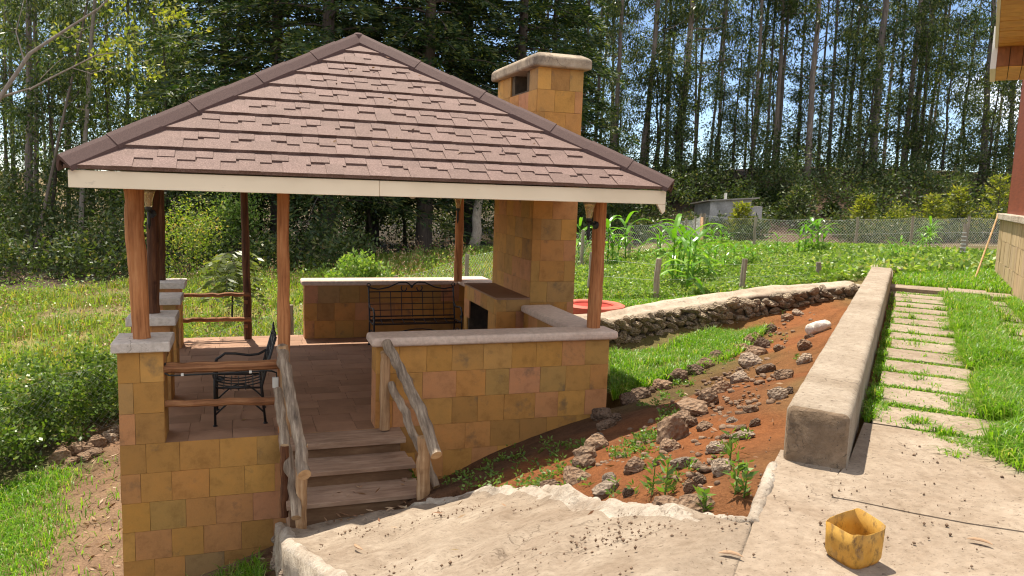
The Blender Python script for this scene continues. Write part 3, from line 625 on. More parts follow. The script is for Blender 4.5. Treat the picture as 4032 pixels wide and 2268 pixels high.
# posts
def post(p0, p1, r0, r1, mat, name='post', parent=GZ, seed=0, k=12, endmat=None):
    r = np.random.default_rng(seed); p0, p1 = np.array(p0, float), np.array(p1, float); n = 14; t = np.linspace(0, 1, n)[:, None]
    P = p0 * (1 - t) + p1 * t; w_ = np.cumsum(r.normal(size=(n, 3)) * [.004, .004, 0], 0); w_ -= w_[0] * (1 - t) + w_[-1] * t; P = P + w_
    rad = np.linspace(r0, r1, n) * (1 + .05 * r.normal(size=n))
    m = MB().tube(P, rad, k, capmi=1 if endmat else None); return m.build(name, [mat, endmat] if endmat else mat, parent, smooth=False)
ZE = 2.62
def lean(px0, py0, px1, py1, yy, z1=ZE, z0=None):
    a, b = onY(px0, py0, yy), onY(px1, py1, yy); d = (b - a) / (b[2] - a[2]); return (a if z0 is None else a + d * (z0 - a[2])), a + d * (z1 - a[2])
a, b = lean(357, 850, 337, 482, 8.3, z0=1.028); post(a, b, .082, .088, 'post_wood', seed=1)
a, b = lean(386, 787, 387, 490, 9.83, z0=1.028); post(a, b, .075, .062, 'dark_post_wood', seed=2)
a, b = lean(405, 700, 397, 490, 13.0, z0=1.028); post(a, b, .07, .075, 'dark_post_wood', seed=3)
post((.36, 8.23, -.01), (.36, 8.23, ZE), .064, .06, 'post_wood', seed=4)
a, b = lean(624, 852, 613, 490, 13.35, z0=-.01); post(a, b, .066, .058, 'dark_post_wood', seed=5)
a, b = lean(1493, 815, 1512, 510, 8.35, z0=.998); post(a, b, .082, .075, 'post_wood', seed=6)
a, b = lean(1152, 702, 1157, 505, 12.95, z0=.985); post(a, b, .075, .068, 'post_wood', seed=7)
# log rails between the posts
def rail(p0, p1, r0, r1, mat, seed, parent=GZ, name='rail', n=12, wob=.006, mid=None):
    r = np.random.default_rng(seed); pts = np.array([p0] + (mid or []) + [p1], float); P = resample(pts, n)
    P[1:-1] += r.normal(size=(n - 2, 3)) * wob; rad = np.linspace(r0, r1, n) * (1 + .06 * r.normal(size=n))
    return MB().tube(P, rad, 10, capmi=1).build(name, [mat, 'cut_end'], parent)
rail((-.80, 8.2, .735), (.31, 8.2, .735), .055, .05, 'rail_wood', 11)
rail((-.80, 8.22, .37), (.31, 8.22, .345), .036, .04, 'rail_wood', 12)
rail((-1.0, 13.3, .74), (.05, 13.3, .745), .03, .034, 'rail_wood', 13)
rail((-1.0, 13.3, .34), (.08, 13.3, .335), .038, .036, 'rail_wood', 14)
rail((-.83, 8.52, .74), (-.9, 9.58, .74), .05, .05, 'rail_wood', 15); rail((-.9, 9.98, .74), (-.95, 11.15, .74), .05, .05, 'rail_wood', 16)
for z in (.62, .22): MB().box((-.045, 13.28, z - .03), (.02, 13.34, z + .03)).build('rail_bracket', 'rail_wood', GZ)

# roof
EX0, EX1, EY0, EY1, EZ = -1.43, 4.30, 7.395, 13.625, 2.66
AP = np.array([1.40, 10.50, 4.42])
rf = bpy.data.objects.new('roof', None); COL.objects.link(rf); rf.parent = GZ; rf.matrix_parent_inverse = Matrix.Translation(-TLOC[GZ.name]); del rf
C4 = [np.array(c) for c in ((EX0, EY0, EZ), (EX1, EY0, EZ), (EX1, EY1, EZ), (EX0, EY1, EZ))]
NC, LIFT = 9, .036
m = MB()
def slope(i):
    A, B = C4[i], C4[(i + 1) % 4]; n = np.cross(B - A, AP - A); n /= np.linalg.norm(n); return A, B, n
for i in range(4):
    A, B, n = slope(i)
    for c in range(NC):
        f0, f1 = c / NC, (c + 1) / NC; g = min(f1 + .012, 1)
        a0, b0 = A + (AP - A) * f0, B + (AP - B) * f0; a1, b1 = A + (AP - A) * g, B + (AP - B) * g
        lo = n * LIFT; hi = n * .004
        m.add([a0, b0, b0 + lo, a0 + lo, a1 + hi, b1 + hi], [(0, 1, 2, 3), (3, 2, 5, 4)])
m.add(C4 + [AP - np.array([0, 0, .05])], [(0, 4, 1), (1, 4, 2), (2, 4, 3), (3, 4, 0)])
roof = m.build('roof', 'roof_shingle', GZ)
A, B, n = slope(0); ub = (B - A) / np.linalg.norm(B - A); sl = AP - (A + B) / 2; Lsl = np.linalg.norm(sl); us = sl / Lsl; mid = (A + B) / 2; halfw = np.linalg.norm(B - A) / 2
rr = random.Random(9); cnt = 0
dc = Lsl / NC
for c in range(NC):
    d0 = c * dc
    def half(d): return halfw * (1 - d / Lsl) - (AP[0] - mid[0]) * 0 - .13
    cxo = (AP[0] - mid[0])
    for row, (lo_, hi_) in enumerate(((-.012, .19), (.20, .335))):
        x = -half(d0) + rr.uniform(0, .1); k = 0
        while True:
            wd = rr.uniform(.15, .24) if row == 0 else rr.uniform(.14, .2)
            h_ = half(d0 + hi_)
            if h_ < .1 or x + wd > h_: break
            show = row == 1 or k % 2 == 1
            if x > -h_ and (show):
                lo2 = (lo_ + rr.uniform(-.006, .002)) if row == 0 else (.212 if k % 2 else .172) + rr.uniform(-.008, .008); f = (d0 + lo2) / Lsl
                lift = LIFT + (0.004 - LIFT) * max(0, lo2) / dc; t2 = LIFT + (.004 - LIFT) * hi_ / dc
                o_ = mid + ub * (x + cxo * f) + us * (d0 + lo2) + n * (lift + .001)
                v_ = us * (hi_ - lo2) + n * (t2 - lift)
                block('shingle', 'roof_shingle', o_, ub * (wd - .003), v_, n * ((.019 if k % 2 else .0125) if row else .008), roof); cnt += 1
            x += wd; k += 1
# ridge caps over the hips
for i, cnr in enumerate(C4):
    ext = cnr + (cnr - AP) / np.linalg.norm(cnr - AP) * .0; d = AP - ext; Ld = np.linalg.norm(d); d /= Ld
    A1, B1, n1 = slope(i); A0, B0, n0 = slope((i + 3) % 4)
    side1 = np.cross(n1, d); side0 = np.cross(d, n0)
    if side1 @ (B1 - A1) < 0: side1 = -side1
    if side0 @ (A0 - B0) < 0: side0 = -side0
    up = (n0 + n1); up /= np.linalg.norm(up); nseg = 9
    for sgm in range(nseg):
        a = ext + d * Ld * sgm / nseg; b = ext + d * (Ld * (sgm + 1) / nseg + (.02 if sgm < nseg - 1 else 0))
        l0 = .004 + .008 * (sgm % 2)
        def sec(p): return [p + side0 * .075 + n0 * (.042 + l0), p + side0 * .03 + up * (.10 + l0), p - side0 * 0 + up * (.115 + l0), p + side1 * .03 + up * (.10 + l0), p + side1 * .075 + n1 * (.042 + l0)]
        S0, S1 = sec(a), sec(b); T0 = [q - up * .045 for q in S0]; T1 = [q - up * .045 for q in S1]
        F = [(j, j + 1, 5 + j + 1, 5 + j) for j in range(4)] + [(10 + j, 15 + j, 16 + j, 11 + j) for j in range(4)] + [(0, 5, 15, 10), (4, 14, 19, 9)] + [(j, 10 + j, 11 + j, j + 1) for j in range(4)] + [(5 + j, 6 + j, 16 + j, 15 + j) for j in range(4)]
        MB().add(S0 + S1 + T0 + T1, F).build('ridge_cap', 'ridge_metal', roof)
bevel(MB().box((AP[0] - .07, AP[1] - .07, AP[2] + .01), (AP[0] + .07, AP[1] + .07, AP[2] + .12)).build('ridge_cap', 'ridge_metal', roof), .05, 3)
# fascia boards and ceiling under the eaves
fx0, fx1, fy0, fy1 = EX0 + .025, EX1 - .025, EY0 + .025, EY1 - .025
for a, b in (((fx0, fy0, 2.50), (1.2, fy0 + .03, 2.648)), ((1.203, fy0 + .002, 2.502), (fx1, fy0 + .031, 2.648)), ((fx0, fy0 + .032, 2.50), (fx0 + .03, fy1, 2.648)), ((fx1 - .03, fy0 + .033, 2.50), (fx1, fy1, 2.648)), ((fx0 + .032, fy1 - .03, 2.50), (fx1 - .032, fy1, 2.648))):
    bevel(MB().box(a, b).build('fascia', 'fascia_paint', GZ), .004)
V, F = prism([(fx1 - .10, 2.5), (fx1 - .002, 2.5), (fx1 - .002, 2.43), (fx1 - .03, 2.40)], 0, .03); MB().add([(x, fy0 + .002 + z, y) for x, y, z in V], F).build('fascia_bracket', 'fascia_paint', GZ)
MB().box((fx0 + .032, fy0 + .033, 2.60), (fx1 - .034, fy1 - .032, 2.62)).build('ceiling', 'ceiling_board', GZ)

# ------------------------------------------------------------------ wooden steps with log handrails
stp = thing('staircase', (.95, 7.3, -.45), 'weathered wooden steps with grey log handrails climbing into the pavilion', 'steps')
NOSE = [(7.78, 0.), (7.40, -.155), (7.02, -.31)]
for i, (yn, z) in enumerate(NOSE):
    yb = 8.10 if i == 0 else NOSE[i - 1][0] + .05; x0, x1 = (.30, 1.545) if i == 0 else (.33, 1.56 + .035 * i)
    half_ = (yn + yb) / 2
    if i:
        bevel(MB().box((x0, yn - .02, z - .045), (x1, half_ - .004, z)).build('tread', 'step_wood', stp), .006); bevel(MB().box((x0 + .01, half_ + .003, z - .045), (x1 - .03, yb - .02, z - .004)).build('tread', 'step_wood', stp), .006)
    else: bevel(MB().box((x0, yn - .02, z - .06), (x1 + .02, YF - .004, z + .004)).build('tread', 'step_wood', stp), .006)
    zb = NOSE[i + 1][1] if i < 2 else -.62
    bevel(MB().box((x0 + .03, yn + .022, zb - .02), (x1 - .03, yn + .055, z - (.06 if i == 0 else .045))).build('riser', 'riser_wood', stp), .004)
for x in (.36, 1.46): MB().add([(x, 8.1, -.8), (x + .05, 8.1, -.8), (x, 8.1, -.08), (x + .05, 8.1, -.08), (x, 7.06, -.8), (x + .05, 7.06, -.8), (x, 7.06, -.42), (x + .05, 7.06, -.42)], [(0, 1, 3, 2), (4, 6, 7, 5), (2, 3, 7, 6), (0, 2, 6, 4), (1, 5, 7, 3), (0, 4, 5, 1)]).build('stringer', 'step_wood', stp)
def hr(pts, r, seed, n=16): 
    r_ = np.random.default_rng(seed); P = resample(np.array(pts, float), n); P[1:-1] += r_.normal(size=(n - 2, 3)) * .007; rad = r * (1 + .05 * r_.normal(size=n)); rad[-1] *= 1.0
    return MB().tube(P, rad, 11, capmi=1).build('handrail', ['grey_log', 'cut_end'], stp)
q = lambda x, y, yy: onY(x, y, yy)
hr([q(972, 862, 8.02), q(1020, 955, 7.45), q(1062, 1045, 6.9), q(1098, 1146, 6.5)], .055, 21)
hr([q(984, 965, 7.98), q(1010, 1020, 7.7), q(1055, 1125, 7.25), q(1098, 1225, 6.95)], .04, 22)
hr([q(709, 875, 8.12), q(728, 985, 7.45), q(750, 1090, 6.95), q(766, 1195, 6.5)], .055, 23)
hr([q(698, 980, 7.95), q(712, 1080, 7.5), q(732, 1190, 7.0), q(745, 1303, 6.62)], .046, 24)
def vpost(top, foot, r0, r1, mat, seed): post(foot, top, r0, r1, mat, 'newel_post', stp, seed, 10, 'cut_end')
vpost(q(970, 885, 8.03), q(968, 1080, 8.03), .055, .055, 'pale_post', 31)
vpost(q(1068, 1100, 6.92), q(1062, 1290, 6.92), .062, .062, 'pale_post', 32)
vpost(q(760, 1120, 6.8), q(758, 1330, 6.8), .05, .05, 'pale_post', 33)
vpost(q(712, 870, 8.06), q(722, 1140, 8.06), .05, .055, 'pale_post', 34)
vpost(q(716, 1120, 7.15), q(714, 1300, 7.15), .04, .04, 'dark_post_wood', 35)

# ------------------------------------------------------------------ small fittings on the pavilion
def wall_lamp(p, side, label):
    t = thing('wall_lamp', tuple(p), label, 'lamp', 'glass wall lamps on the pavilion posts'); p = np.array(p)
    m = MB(); n = 14
    prof = [(.036, 0), (.045, .07), (.062, .14), (.082, .19), (.078, .19), (.058, .138), (.041, .07), (.032, .004)]
    for r, z in prof:
        for j in range(n): a = j * 2 * math.pi / n; m.V.append((p[0] + r * math.cos(a), p[1] + r * math.sin(a), p[2] + z))
    m.n = len(m.V)
    for i in range(len(prof) - 1):
        for j in range(n): m.P.append([i * n + j, i * n + (j + 1) % n, (i + 1) * n + (j + 1) % n, (i + 1) * n + j]); m.mi.append(0)
    m.build('lamp_shade', 'lamp_glass', t, True)
    MB().tube([p + [0, 0, .0], p + [0, 0, -.03], p + [0, 0, -.06], p + [0, 0, -.2], p + [0, 0, -.26]], [.038, .036, .014, .02, .003], 10).build('stem', 'wrought_iron', t)
    MB().tube([p + [0, 0, -.08], p + [side[0] * .5, side[1] * .5, -.05], p + [side[0], side[1], -.09]], .011, 8).build('arm', 'wrought_iron', t)
    s = np.array([side[0], side[1], 0]); s = s / np.linalg.norm(s); e = p + np.array([side[0], side[1], -.08]); MB().tube([e - s * .02, e + s * .015], .05, 12).build('back_plate', 'wrought_iron', t)
    MB().tube([p + [0, 0, .005], p + [0, 0, .03], p + [0, 0, .075], p + [0, 0, .1]], [.012, .018, .02, .004], 8).build('bulb', 'white_plastic', t)
wall_lamp(onY(1482, 549, 8.33), (.09, 0), 'flared amber glass wall lamp on the right front post')
wall_lamp(onY(374, 520, 9.68), (.02, .09), 'glass wall lamp on the dark post behind the left front post')
wall_lamp(onY(1152, 524, 12.86), (.04, .06), 'glass wall lamp on the post rising from the back wall')
p = onY(693, 962, 8.16); o = bevel(MB().box((p[0] - .03, p[1] - .025, p[2] - .055), (p[0] + .03, p[1] + .025, p[2] + .055)).build('junction_box', 'white_plastic'), .004); tag(o, 'small white electrical box on the side of the front post', 'electrical box')
cb = thing('cable', (-.3, 8.2, .66), 'black cable clipped along the underside of the front rail', 'cable')
MB().tube(resample([(-.76, 8.17, .80), (-.78, 8.165, .70), (-.72, 8.165, .668), (-.2, 8.165, .672), (.22, 8.165, .68), (.285, 8.165, .66), (.29, 8.165, .60)], 24), .009, 6).build('wire', 'cable_black', cb)
for x in (-.62, .02): MB().box((x, 8.15, .663), (x + .025, 8.175, .69)).build('clip', 'white_plastic', cb)
p = onY(1038, 497, 10.4); t = thing('ceiling_lamp', (p[0], p[1], p[2]), 'small round bulb under the pavilion ceiling, just below the fascia', 'lamp')
import bmesh
bm = bmesh.new(); bmesh.ops.create_uvsphere(bm, u_segments=14, v_segments=9, radius=.05); me = bpy.data.meshes.new('bulb'); bm.to_mesh(me); bm.free(); me.materials.append(M['white_plastic'])
b_ = link('bulb', me, t); b_.location = (p[0], p[1], p[2] + .03); MB().tube([(p[0], p[1], p[2] + .06), (p[0], p[1], 2.599)], .03, 10).build('lamp_holder', 'white_plastic', t)

# ------------------------------------------------------------------ iron garden seats
def iron_seat(name, wdt, loc, rz, label, cat, nver):
    t = thing(name, loc, label, cat, world_parts=False); t.rotation_euler = (0, 0, rz); hw = wdt / 2; R0 = .012
    def arc(p0, p1, hgt, n=12): u = np.linspace(0, 1, n)[:, None]; return np.array(p0) * (1 - u) + np.array(p1) * u + np.array([0, 0, hgt]) * np.sin(u * math.pi)
    for x in (-hw, hw):
        m = MB(); m.tube([(x, -.25, 0), (x, -.25, .43), (x, -.25, .60)], R0 * 1.15, 8); m.tube([(x, .26, 0), (x, .22, .40), (x, .27, .60), (x, .37, .95)], R0 * 1.15, 8)
        m.tube(arc((x, -.25, .12), (x, .25, .12), .17), R0 * .8, 6); m.tube([(x, -.25, .42), (x, .22, .40)], R0, 6)
        ca = [(x, -.25 + .055 * math.cos(a) - .02, .60 - .055 + .055 * math.sin(a)) for a in np.linspace(4.4, .9, 9)]
        m.tube([(x, -.225, .53)] + [(x, -.20 + .06 * math.cos(a), .555 + .06 * math.sin(a)) for a in np.linspace(-.8, -4.4, 10)] + [(x, -.16, .655), (x, -.05, .65), (x, .1, .625), (x, .2, .635), (x, .285, .68)], R0 * 1.2, 8)
        m.tube([(x, -.25, .0), (x, -.25, .012)], .024, 8); m.tube([(x, .26, .0), (x, .26, .012)], .024, 8)
        m.build('side_frame', 'wrought_iron', t, True)
    back = lambda z: .22 + (.37 - .22) * (z - .40) / .55
    m = MB()
    for z in np.linspace(.47, .86, 5): m.tube([(-hw, back(z), z), (hw, back(z), z)], R0 * (.95 if z in (.47, .86) else .6), 6)
    for x in np.linspace(-hw, hw, nver + 2)[1:-1]: m.tube([(x, back(.45) + .01, .45), (x, back(.86), .86)], R0 * .6, 5)
    m.build('backrest', 'wrought_iron', t)
    m = MB(); y_ = back(.9)
    half = [(-hw, y_ + .01, .93), (-hw * .78, y_, .90), (-hw * .55, y_, .93), (-hw * .3, y_, 1.01), (-hw * .13, y_, 1.015), (-hw * .03, y_, .97), (0, y_, .92)]
    for s in (-1, 1):
        m.tube(resample([(x * -s, yy, z) for x, yy, z in half], 22), R0, 7)
        m.tube([(s * (.085 * wdt / 1.4 + .045 + .045 * math.cos(a)), y_, .915 + .05 * math.sin(a)) for a in np.linspace(2.9, 7.0, 12)], R0 * .85, 6)
    m.tube([(-.02, y_, .945), (.02, y_, .945)], .022, 8)
    for s in (-1, 1): m.tube([(s * hw + .028 * math.cos(a), y_ + .01, .97 + .028 * math.sin(a)) for a in np.linspace(0, 6.28, 11)], R0 * .7, 6)
    m.build('crest', 'wrought_iron', t, True)
    m = MB(); sag = lambda yy: .425 - .05 * math.cos((yy + .015) / .24 * 1.4) + .01
    for yy in np.linspace(-.24, .21, 7): m.tube([(-hw, yy, sag(yy)), (hw, yy, sag(yy))], R0 * .6, 5)
    for x in np.linspace(-hw, hw, nver + 2)[1:-1]: m.tube([(x, yy, sag(yy) + .006) for yy in np.linspace(-.25, .22, 9)], R0 * .6, 5)
    m.tube([(-hw, -.25, .425), (hw, -.25, .425)], R0, 6); m.tube([(-hw, .215, .41), (hw, .215, .41)], R0, 6)
    m.build('seat', 'wrought_iron', t)
    m = MB(); m.tube(arc((-hw, -.25, .14), (hw, -.25, .14), .2), R0 * .8, 6); m.build('stretcher', 'wrought_iron', t, True)
iron_seat('garden_bench', 1.42, (2.6, 12.28, 0), 0, 'black wrought iron bench with scrolled crest against the back wall', 'bench', 7)
iron_seat('garden_chair', .62, (-.075, 8.88, 0), -math.pi / 2, 'black wrought iron armchair turned sideways behind the front rail', 'chair', 4)

# ------------------------------------------------------------------ rubble retaining wall and red pit cover
def rubble_wall():
    t = thing('retaining_wall', (8, 12, .1), 'dry rubble retaining wall with rounded mortar top below the maize plot', 'retaining wall')
    base = resample([(4.75, 11.6, -.1), (5.8, 11.5, -.05), (7.0, 11.85, .05), (8.2, 12.1, .12), (9.8, 12.15, .4), (11.4, 12.0, .68)], 90); nrm = np.array([.0, -1, 0])
    top = np.interp(base[:, 0], [4.75, 5.8, 7.2, 8.4, 9.2, 10.2, 11.4], [.46, .50, .60, .70, .78, .88, .97])
    ny = 26; V = []
    prof = [(0, -1)] + [(.02, z) for z in np.linspace(0, .92, 9)] + [(.05, 1.0), (.14, 1.03), (.24, 1.03), (.28, 1.10), (.40, 1.16), (.5, 1.12), (.58, .9), (.6, .2)]
    for i, b in enumerate(base):
        hgt = top[i] - b[2]
        for (d, z) in prof:
            zz = b[2] + (hgt * z if z > 0 else -.5); V.append((b[0], b[1] + d, min(zz, b[2] + hgt + (z - 1) * .5) if z > 1 else zz))
    V = np.array(V); V[:, 2] += fbm(V, 2.1) * .03; V[:, 1] += fbm(V + 3, 2.6) * .04; k = len(prof); idx = np.arange(len(base) * k).reshape(-1, k)
    q_ = np.stack([idx[:-1, :-1], idx[:-1, 1:], idx[1:, 1:], idx[1:, :-1]], -1).reshape(-1, 4)[:, ::-1]
    mi = np.tile([0] * 9 + [1] * (k - 10), len(base) - 1)
    link('mortar_core', mesh_np('mortar_core', V, [q_], ['wall_joint_shade', 'ledge_plaster'], mi, True), t)
    pr = [rock_mesh(700 + i, 'wall_rock', .4, 3) for i in range(8)]; n = 0
    z0 = 0.
    for row in range(6):
        x = 4.75 + random.uniform(0, .1)
        while x < 11.25:
            i = int(np.interp(x, base[:, 0], np.arange(len(base)))); wd = random.choice((random.uniform(.09, .16), random.uniform(.15, .24), random.uniform(.22, .34))); rh = random.uniform(.085, .165)
            z = base[i][2] + .02 + row * .105 + random.uniform(-.03, .03) + .02 * math.sin(x * 2.3)
            if z + .06 < top[i]:
                o = link('stone', pr[n % 8], t); o.location = (x + wd / 2, base[i][1] + random.uniform(-.02, .035), z + .06); o.scale = (wd * 1.12, random.uniform(.16, .24), rh * 1.25); o.rotation_euler = (random.uniform(-.4, .4), random.uniform(-.35, .35) - .05, random.uniform(-.4, .4) + 3.1416 * (n % 2)); n += 1
            x += wd * random.uniform(.85, 1.1)
rubble_wall()
c = onZ(1490, 771, .50); t = thing('pit_cover', (c[0], c[1], .44), 'round red oxide pit cover set in the grass beyond the right wall', 'pit cover')
def disc(prof, mat, name, par, n=32):
    m = MB()
    for r, z in prof:
        for j in range(n): a = j * 2 * math.pi / n; m.V.append((c[0] + r * math.cos(a), c[1] + r * math.sin(a), z))
    m.n = len(m.V)
    for i in range(len(prof) - 1):
        for j in range(n): m.P.append([i * n + j, i * n + (j + 1) % n, (i + 1) * n + (j + 1) % n, (i + 1) * n + j]); m.mi.append(0)
    m.P.append([(len(prof) - 1) * n + j for j in range(n)]); m.mi.append(0)
    return m.build(name, mat, par)
disc([(.62, .2), (.60, .54), (.55, .56), (.40, .555), (.385, .535), (.38, .45), (0.02, .45)], 'red_oxide', 'rim', t)
disc([(.379, .452), (.378, .515), (.02, .515)], 'red_oxide_deep', 'lid', t)

# ------------------------------------------------------------------ rocks
ROCKP = {k: [rock_mesh(i * 13 + len(k), k, rg, 3) for i in range(5)] for k, rg in (('brown_rock', .32), ('grey_rock', .27), ('dark_rock', .38))}
ORD = 'first second third fourth fifth sixth seventh eighth ninth tenth eleventh twelfth thirteenth fourteenth fifteenth sixteenth seventeenth eighteenth nineteenth twentieth'.split()
COLW = {'brown_rock': 'brown', 'grey_rock': 'pale grey', 'dark_rock': 'dark'}
def rocks(ox, oy, sc, rows):
    for text, group, items in rows:
        for i, (cx, cy, wd, kind, asp) in enumerate(items):
            px, py = (cx / sc + ox) / K, (cy / sc + oy) / K; size = wd / sc / K
            p, t_ = hit(px, py + size * asp * .22); s = size * t_ / (F_PX / K)
            o = link('rock', ROCKP[kind][(i * 3 + len(text)) % 5]); dpt = s * random.uniform(.75, 1.0); hh = s * asp
            o.scale = (s * 1.15, dpt * 1.1, hh * 1.55); o.location = (p[0], p[1] + dpt * .2, p[2] + hh * .13); o.rotation_euler = (random.uniform(-.25, .25), random.uniform(-.25, .25), random.uniform(-.4, .4) + (3.14 if random.random() < .5 else 0))
            adj = 'large ' if s > .3 else 'small ' if s < .13 else ''
            tag(o, f'{adj}{COLW[kind]} rock, {ORD[i]} {text}', 'rock', group)
b_, g_, d_ = 'brown_rock', 'grey_rock', 'dark_rock'
rocks(2000, 1100, 1.449, [(t_, g_2, [(a_, b_2, w_ * (.78 if 'loose' in t_ or 'jumble' in t_ else .95), k_2, s_2) for a_, b_2, w_, k_2, s_2 in it_]) for t_, g_2, it_ in [
    ('from the pavilion corner down to the concrete ramp', 'rocks of the lower edging row', [(545, 775, 150, d_, .55), (575, 835, 120, d_, .6), (620, 800, 70, d_, .8), (520, 905, 75, g_, .6), (515, 960, 140, b_, .7), (455, 1010, 150, b_, .6), (440, 1060, 140, b_, .6), (410, 1135, 165, b_, .55), (240, 1190, 130, d_, .5)]),
    ('along the lawn edge away from the pavilion corner', 'rocks along the lawn edge', [(690, 690, 110, d_, .6), (760, 662, 130, d_, .6), (822, 635, 55, d_, .9), (890, 610, 115, b_, .5), (980, 565, 115, d_, .75), (1080, 530, 95, d_, .7), (1135, 497, 125, b_, .5), (1200, 447, 110, d_, .7), (1275, 428, 75, d_, .6), (1340, 395, 75, b_, .7), (1385, 365, 65, b_, .8), (1500, 290, 75, d_, .8), (1600, 222, 70, b_, .7), (1665, 195, 80, g_, .5)]),
    ('in the middle row from the big round boulder up the slope', 'rocks of the middle row', [(950, 880, 190, b_, .85), (1005, 800, 120, b_, .7), (1045, 830, 95, b_, .8), (1080, 742, 175, b_, .6), (1150, 690, 115, b_, .7), (1230, 625, 120, b_, .6), (1330, 565, 120, g_, .6), (1390, 470, 125, g_, .7), (1425, 425, 120, b_, .7), (1455, 380, 90, d_, .8), (1410, 340, 80, b_, .7)]),
    ('in the jumble above the ramp lip, reading left to right', 'rocks jumbled above the ramp', [(585, 1140, 115, g_, .7), (580, 1200, 195, g_, .5), (690, 1225, 90, d_, .8), (735, 1085, 165, b_, .55), (850, 1060, 70, b_, .7), (930, 965, 150, b_, .6), (1010, 1050, 155, g_, .5), (1110, 1080, 100, b_, .6), (1105, 1150, 95, d_, .7), (1240, 1080, 190, g_, .6), (1210, 965, 155, g_, .5)]),
    ('among the loose stones on the red soil bed', 'loose rocks on the red soil', [(1135, 850, 135, b_, .45), (1290, 810, 100, g_, .5), (1245, 905, 75, b_, .6), (1340, 850, 90, b_, .5), (1355, 895, 170, g_, .3), (1410, 822, 100, d_, .6), (1400, 745, 115, b_, .5), (1490, 515, 125, d_, .7), (1590, 548, 135, b_, .6), (1545, 665, 145, g_, .6), (1605, 640, 85, d_, .6), (1560, 400, 115, b_, .45), (1700, 385, 110, b_, .7), (1705, 465, 120, g_, .7), (1720, 335, 70, d_, .6)]),
    ('below the kerb end where soil meets the white plaster', 'rocks at the foot of the soil bed', [(930, 1315, 185, b_, .5), (1090, 1300, 220, b_, .6), (1045, 1195, 70, b_, .9)])]])
rocks(0, 1350, 1.365, [('in the heap between hedge and left lawn, from the right', 'rocks heaped beside the left lawn', [(625, 462, 50, g_, .8), (600, 490, 75, g_, .6), (585, 520, 85, g_, .6), (525, 548, 95, b_, .6), (500, 605, 95, b_, .5), (430, 580, 125, b_, .55), (455, 622, 85, b_, .5), (385, 640, 80, b_, .6), (330, 635, 105, b_, .7), (340, 682, 45, b_, .6), (288, 672, 45, b_, .6), (250, 712, 50, d_, .6), (75, 755, 65, d_, .5), (35, 778, 55, b_, .5)])])
def rubble():
    protos = [rock_mesh(500 + i, 'brown_rock', .3, 1) for i in range(5)]; A_ = [np.array([v.co[:] for v in me_.vertices]) for me_ in protos]; F_ = [np.array([p_.vertices[:] for p_ in me_.polygons]) for me_ in protos]; V, Q, n0 = [], [], 0
    lines = [((1500, 1190), (1640, 1080), (1760, 985), (1900, 880), (2040, 770)), ((1640, 1180), (1700, 1090), (1790, 1000), (1890, 900), (1990, 810)), ((1730, 1230), (1790, 1130), (1850, 1040), (1950, 930)), ((210, 1150), (250, 1105), (292, 1085))]
    for li, ln in enumerate(lines):
        L_ = resample([(x, y, 0) for x, y in ln], 60)
        for _ in range(150 if li < 3 else 60):
            b = L_[rng.integers(60)]; p, t_ = hit(b[0] + rng.normal() * 26, b[1] + rng.normal() * 14); i = rng.integers(5); sz = rng.uniform(.015, .09); a = rng.uniform(0, 6.28); R_ = np.array([[math.cos(a), -math.sin(a), 0], [math.sin(a), math.cos(a), 0], [0, 0, 1]])
            V.append((A_[i] * [1.2, .9, .7]) @ R_.T * sz + p + [0, 0, sz * .12]); Q.append(F_[i] + n0); n0 += len(A_[i])
    tag(link('rubble', mesh_np('rubble', np.concatenate(V), [np.concatenate(Q)], 'brown_rock')), kind='stuff')
rubble()
p, t_ = hit((1770 / 1.449 + 2000) / K, (295 / 1.449 + 1100) / K)
m = MB(); m.tube([(-.24, 0, 0), (-.235, 0, 0), (-.2, 0, 0), (0, 0, .005), (.17, 0, 0), (.235, 0, 0), (.25, 0, 0)], [.02, .07, .09, .095, .088, .06, .02], 14); o = m.build('white_stone', 'white_rock', None, True)
o.location = (p[0], p[1], p[2] + .06); o.rotation_euler = (.1, -.12, math.radians(14)); tag(o, 'smooth white elongated stone lying on red soil near the kerb wall', 'stone')

# ------------------------------------------------------------------ cut plastic container
def container():
    c = (onZ(2184, 1430, SLAB)); n = 36; m = MB(); prof = []
    def ringp(w_, d_, z, rr_, tilt=0):
        P = []
        for j in range(n):
            a = 2 * math.pi * j / n; ca, sa = math.cos(a), math.sin(a); e = 5.2; x = math.copysign(abs(ca) ** (2 / e), ca) * w_; y = math.copysign(abs(sa) ** (2 / e), sa) * d_
            P.append((x, y, z + tilt * (.008 * math.sin(2 * a + .7) + .010 * math.sin(a + 2.4) + .004 * math.sin(5 * a))))
        return P
    rings = [ringp(.085, .085, .0, 1), ringp(.103, .103, .006, 1), ringp(.112, .112, .03, 1), ringp(.114, .114, .1, 1), ringp(.117, .117, .19, 1, 1), ringp(.1155, .1155, .19, 1, 1), ringp(.112, .112, .1, 1), ringp(.108, .108, .03, 1), ringp(.08, .08, .008, 1)]
    for R_ in rings: m.V.extend(R_)
    m.n = len(m.V)
    for i in range(len(rings) - 1):
        for j in range(n): m.P.append([i * n + j, i * n + (j + 1) % n, (i + 1) * n + (j + 1) % n, (i + 1) * n + j]); m.mi.append(0)
    m.P.append(list(range(n))[::-1]); m.mi.append(0); m.P.append([(len(rings) - 1) * n + j for j in range(n)]); m.mi.append(0)
    o = m.build('container', 'container_plastic', None, True); o.location = (c[0], c[1] + .1, SLAB + .005); o.rotation_euler = (math.radians(4), math.radians(-5), math.radians(6)); o.scale = (.88, .88, .95)
    tag(o, 'cut open yellow plastic jerrican, stained brown, standing on the concrete slab', 'container')
container()

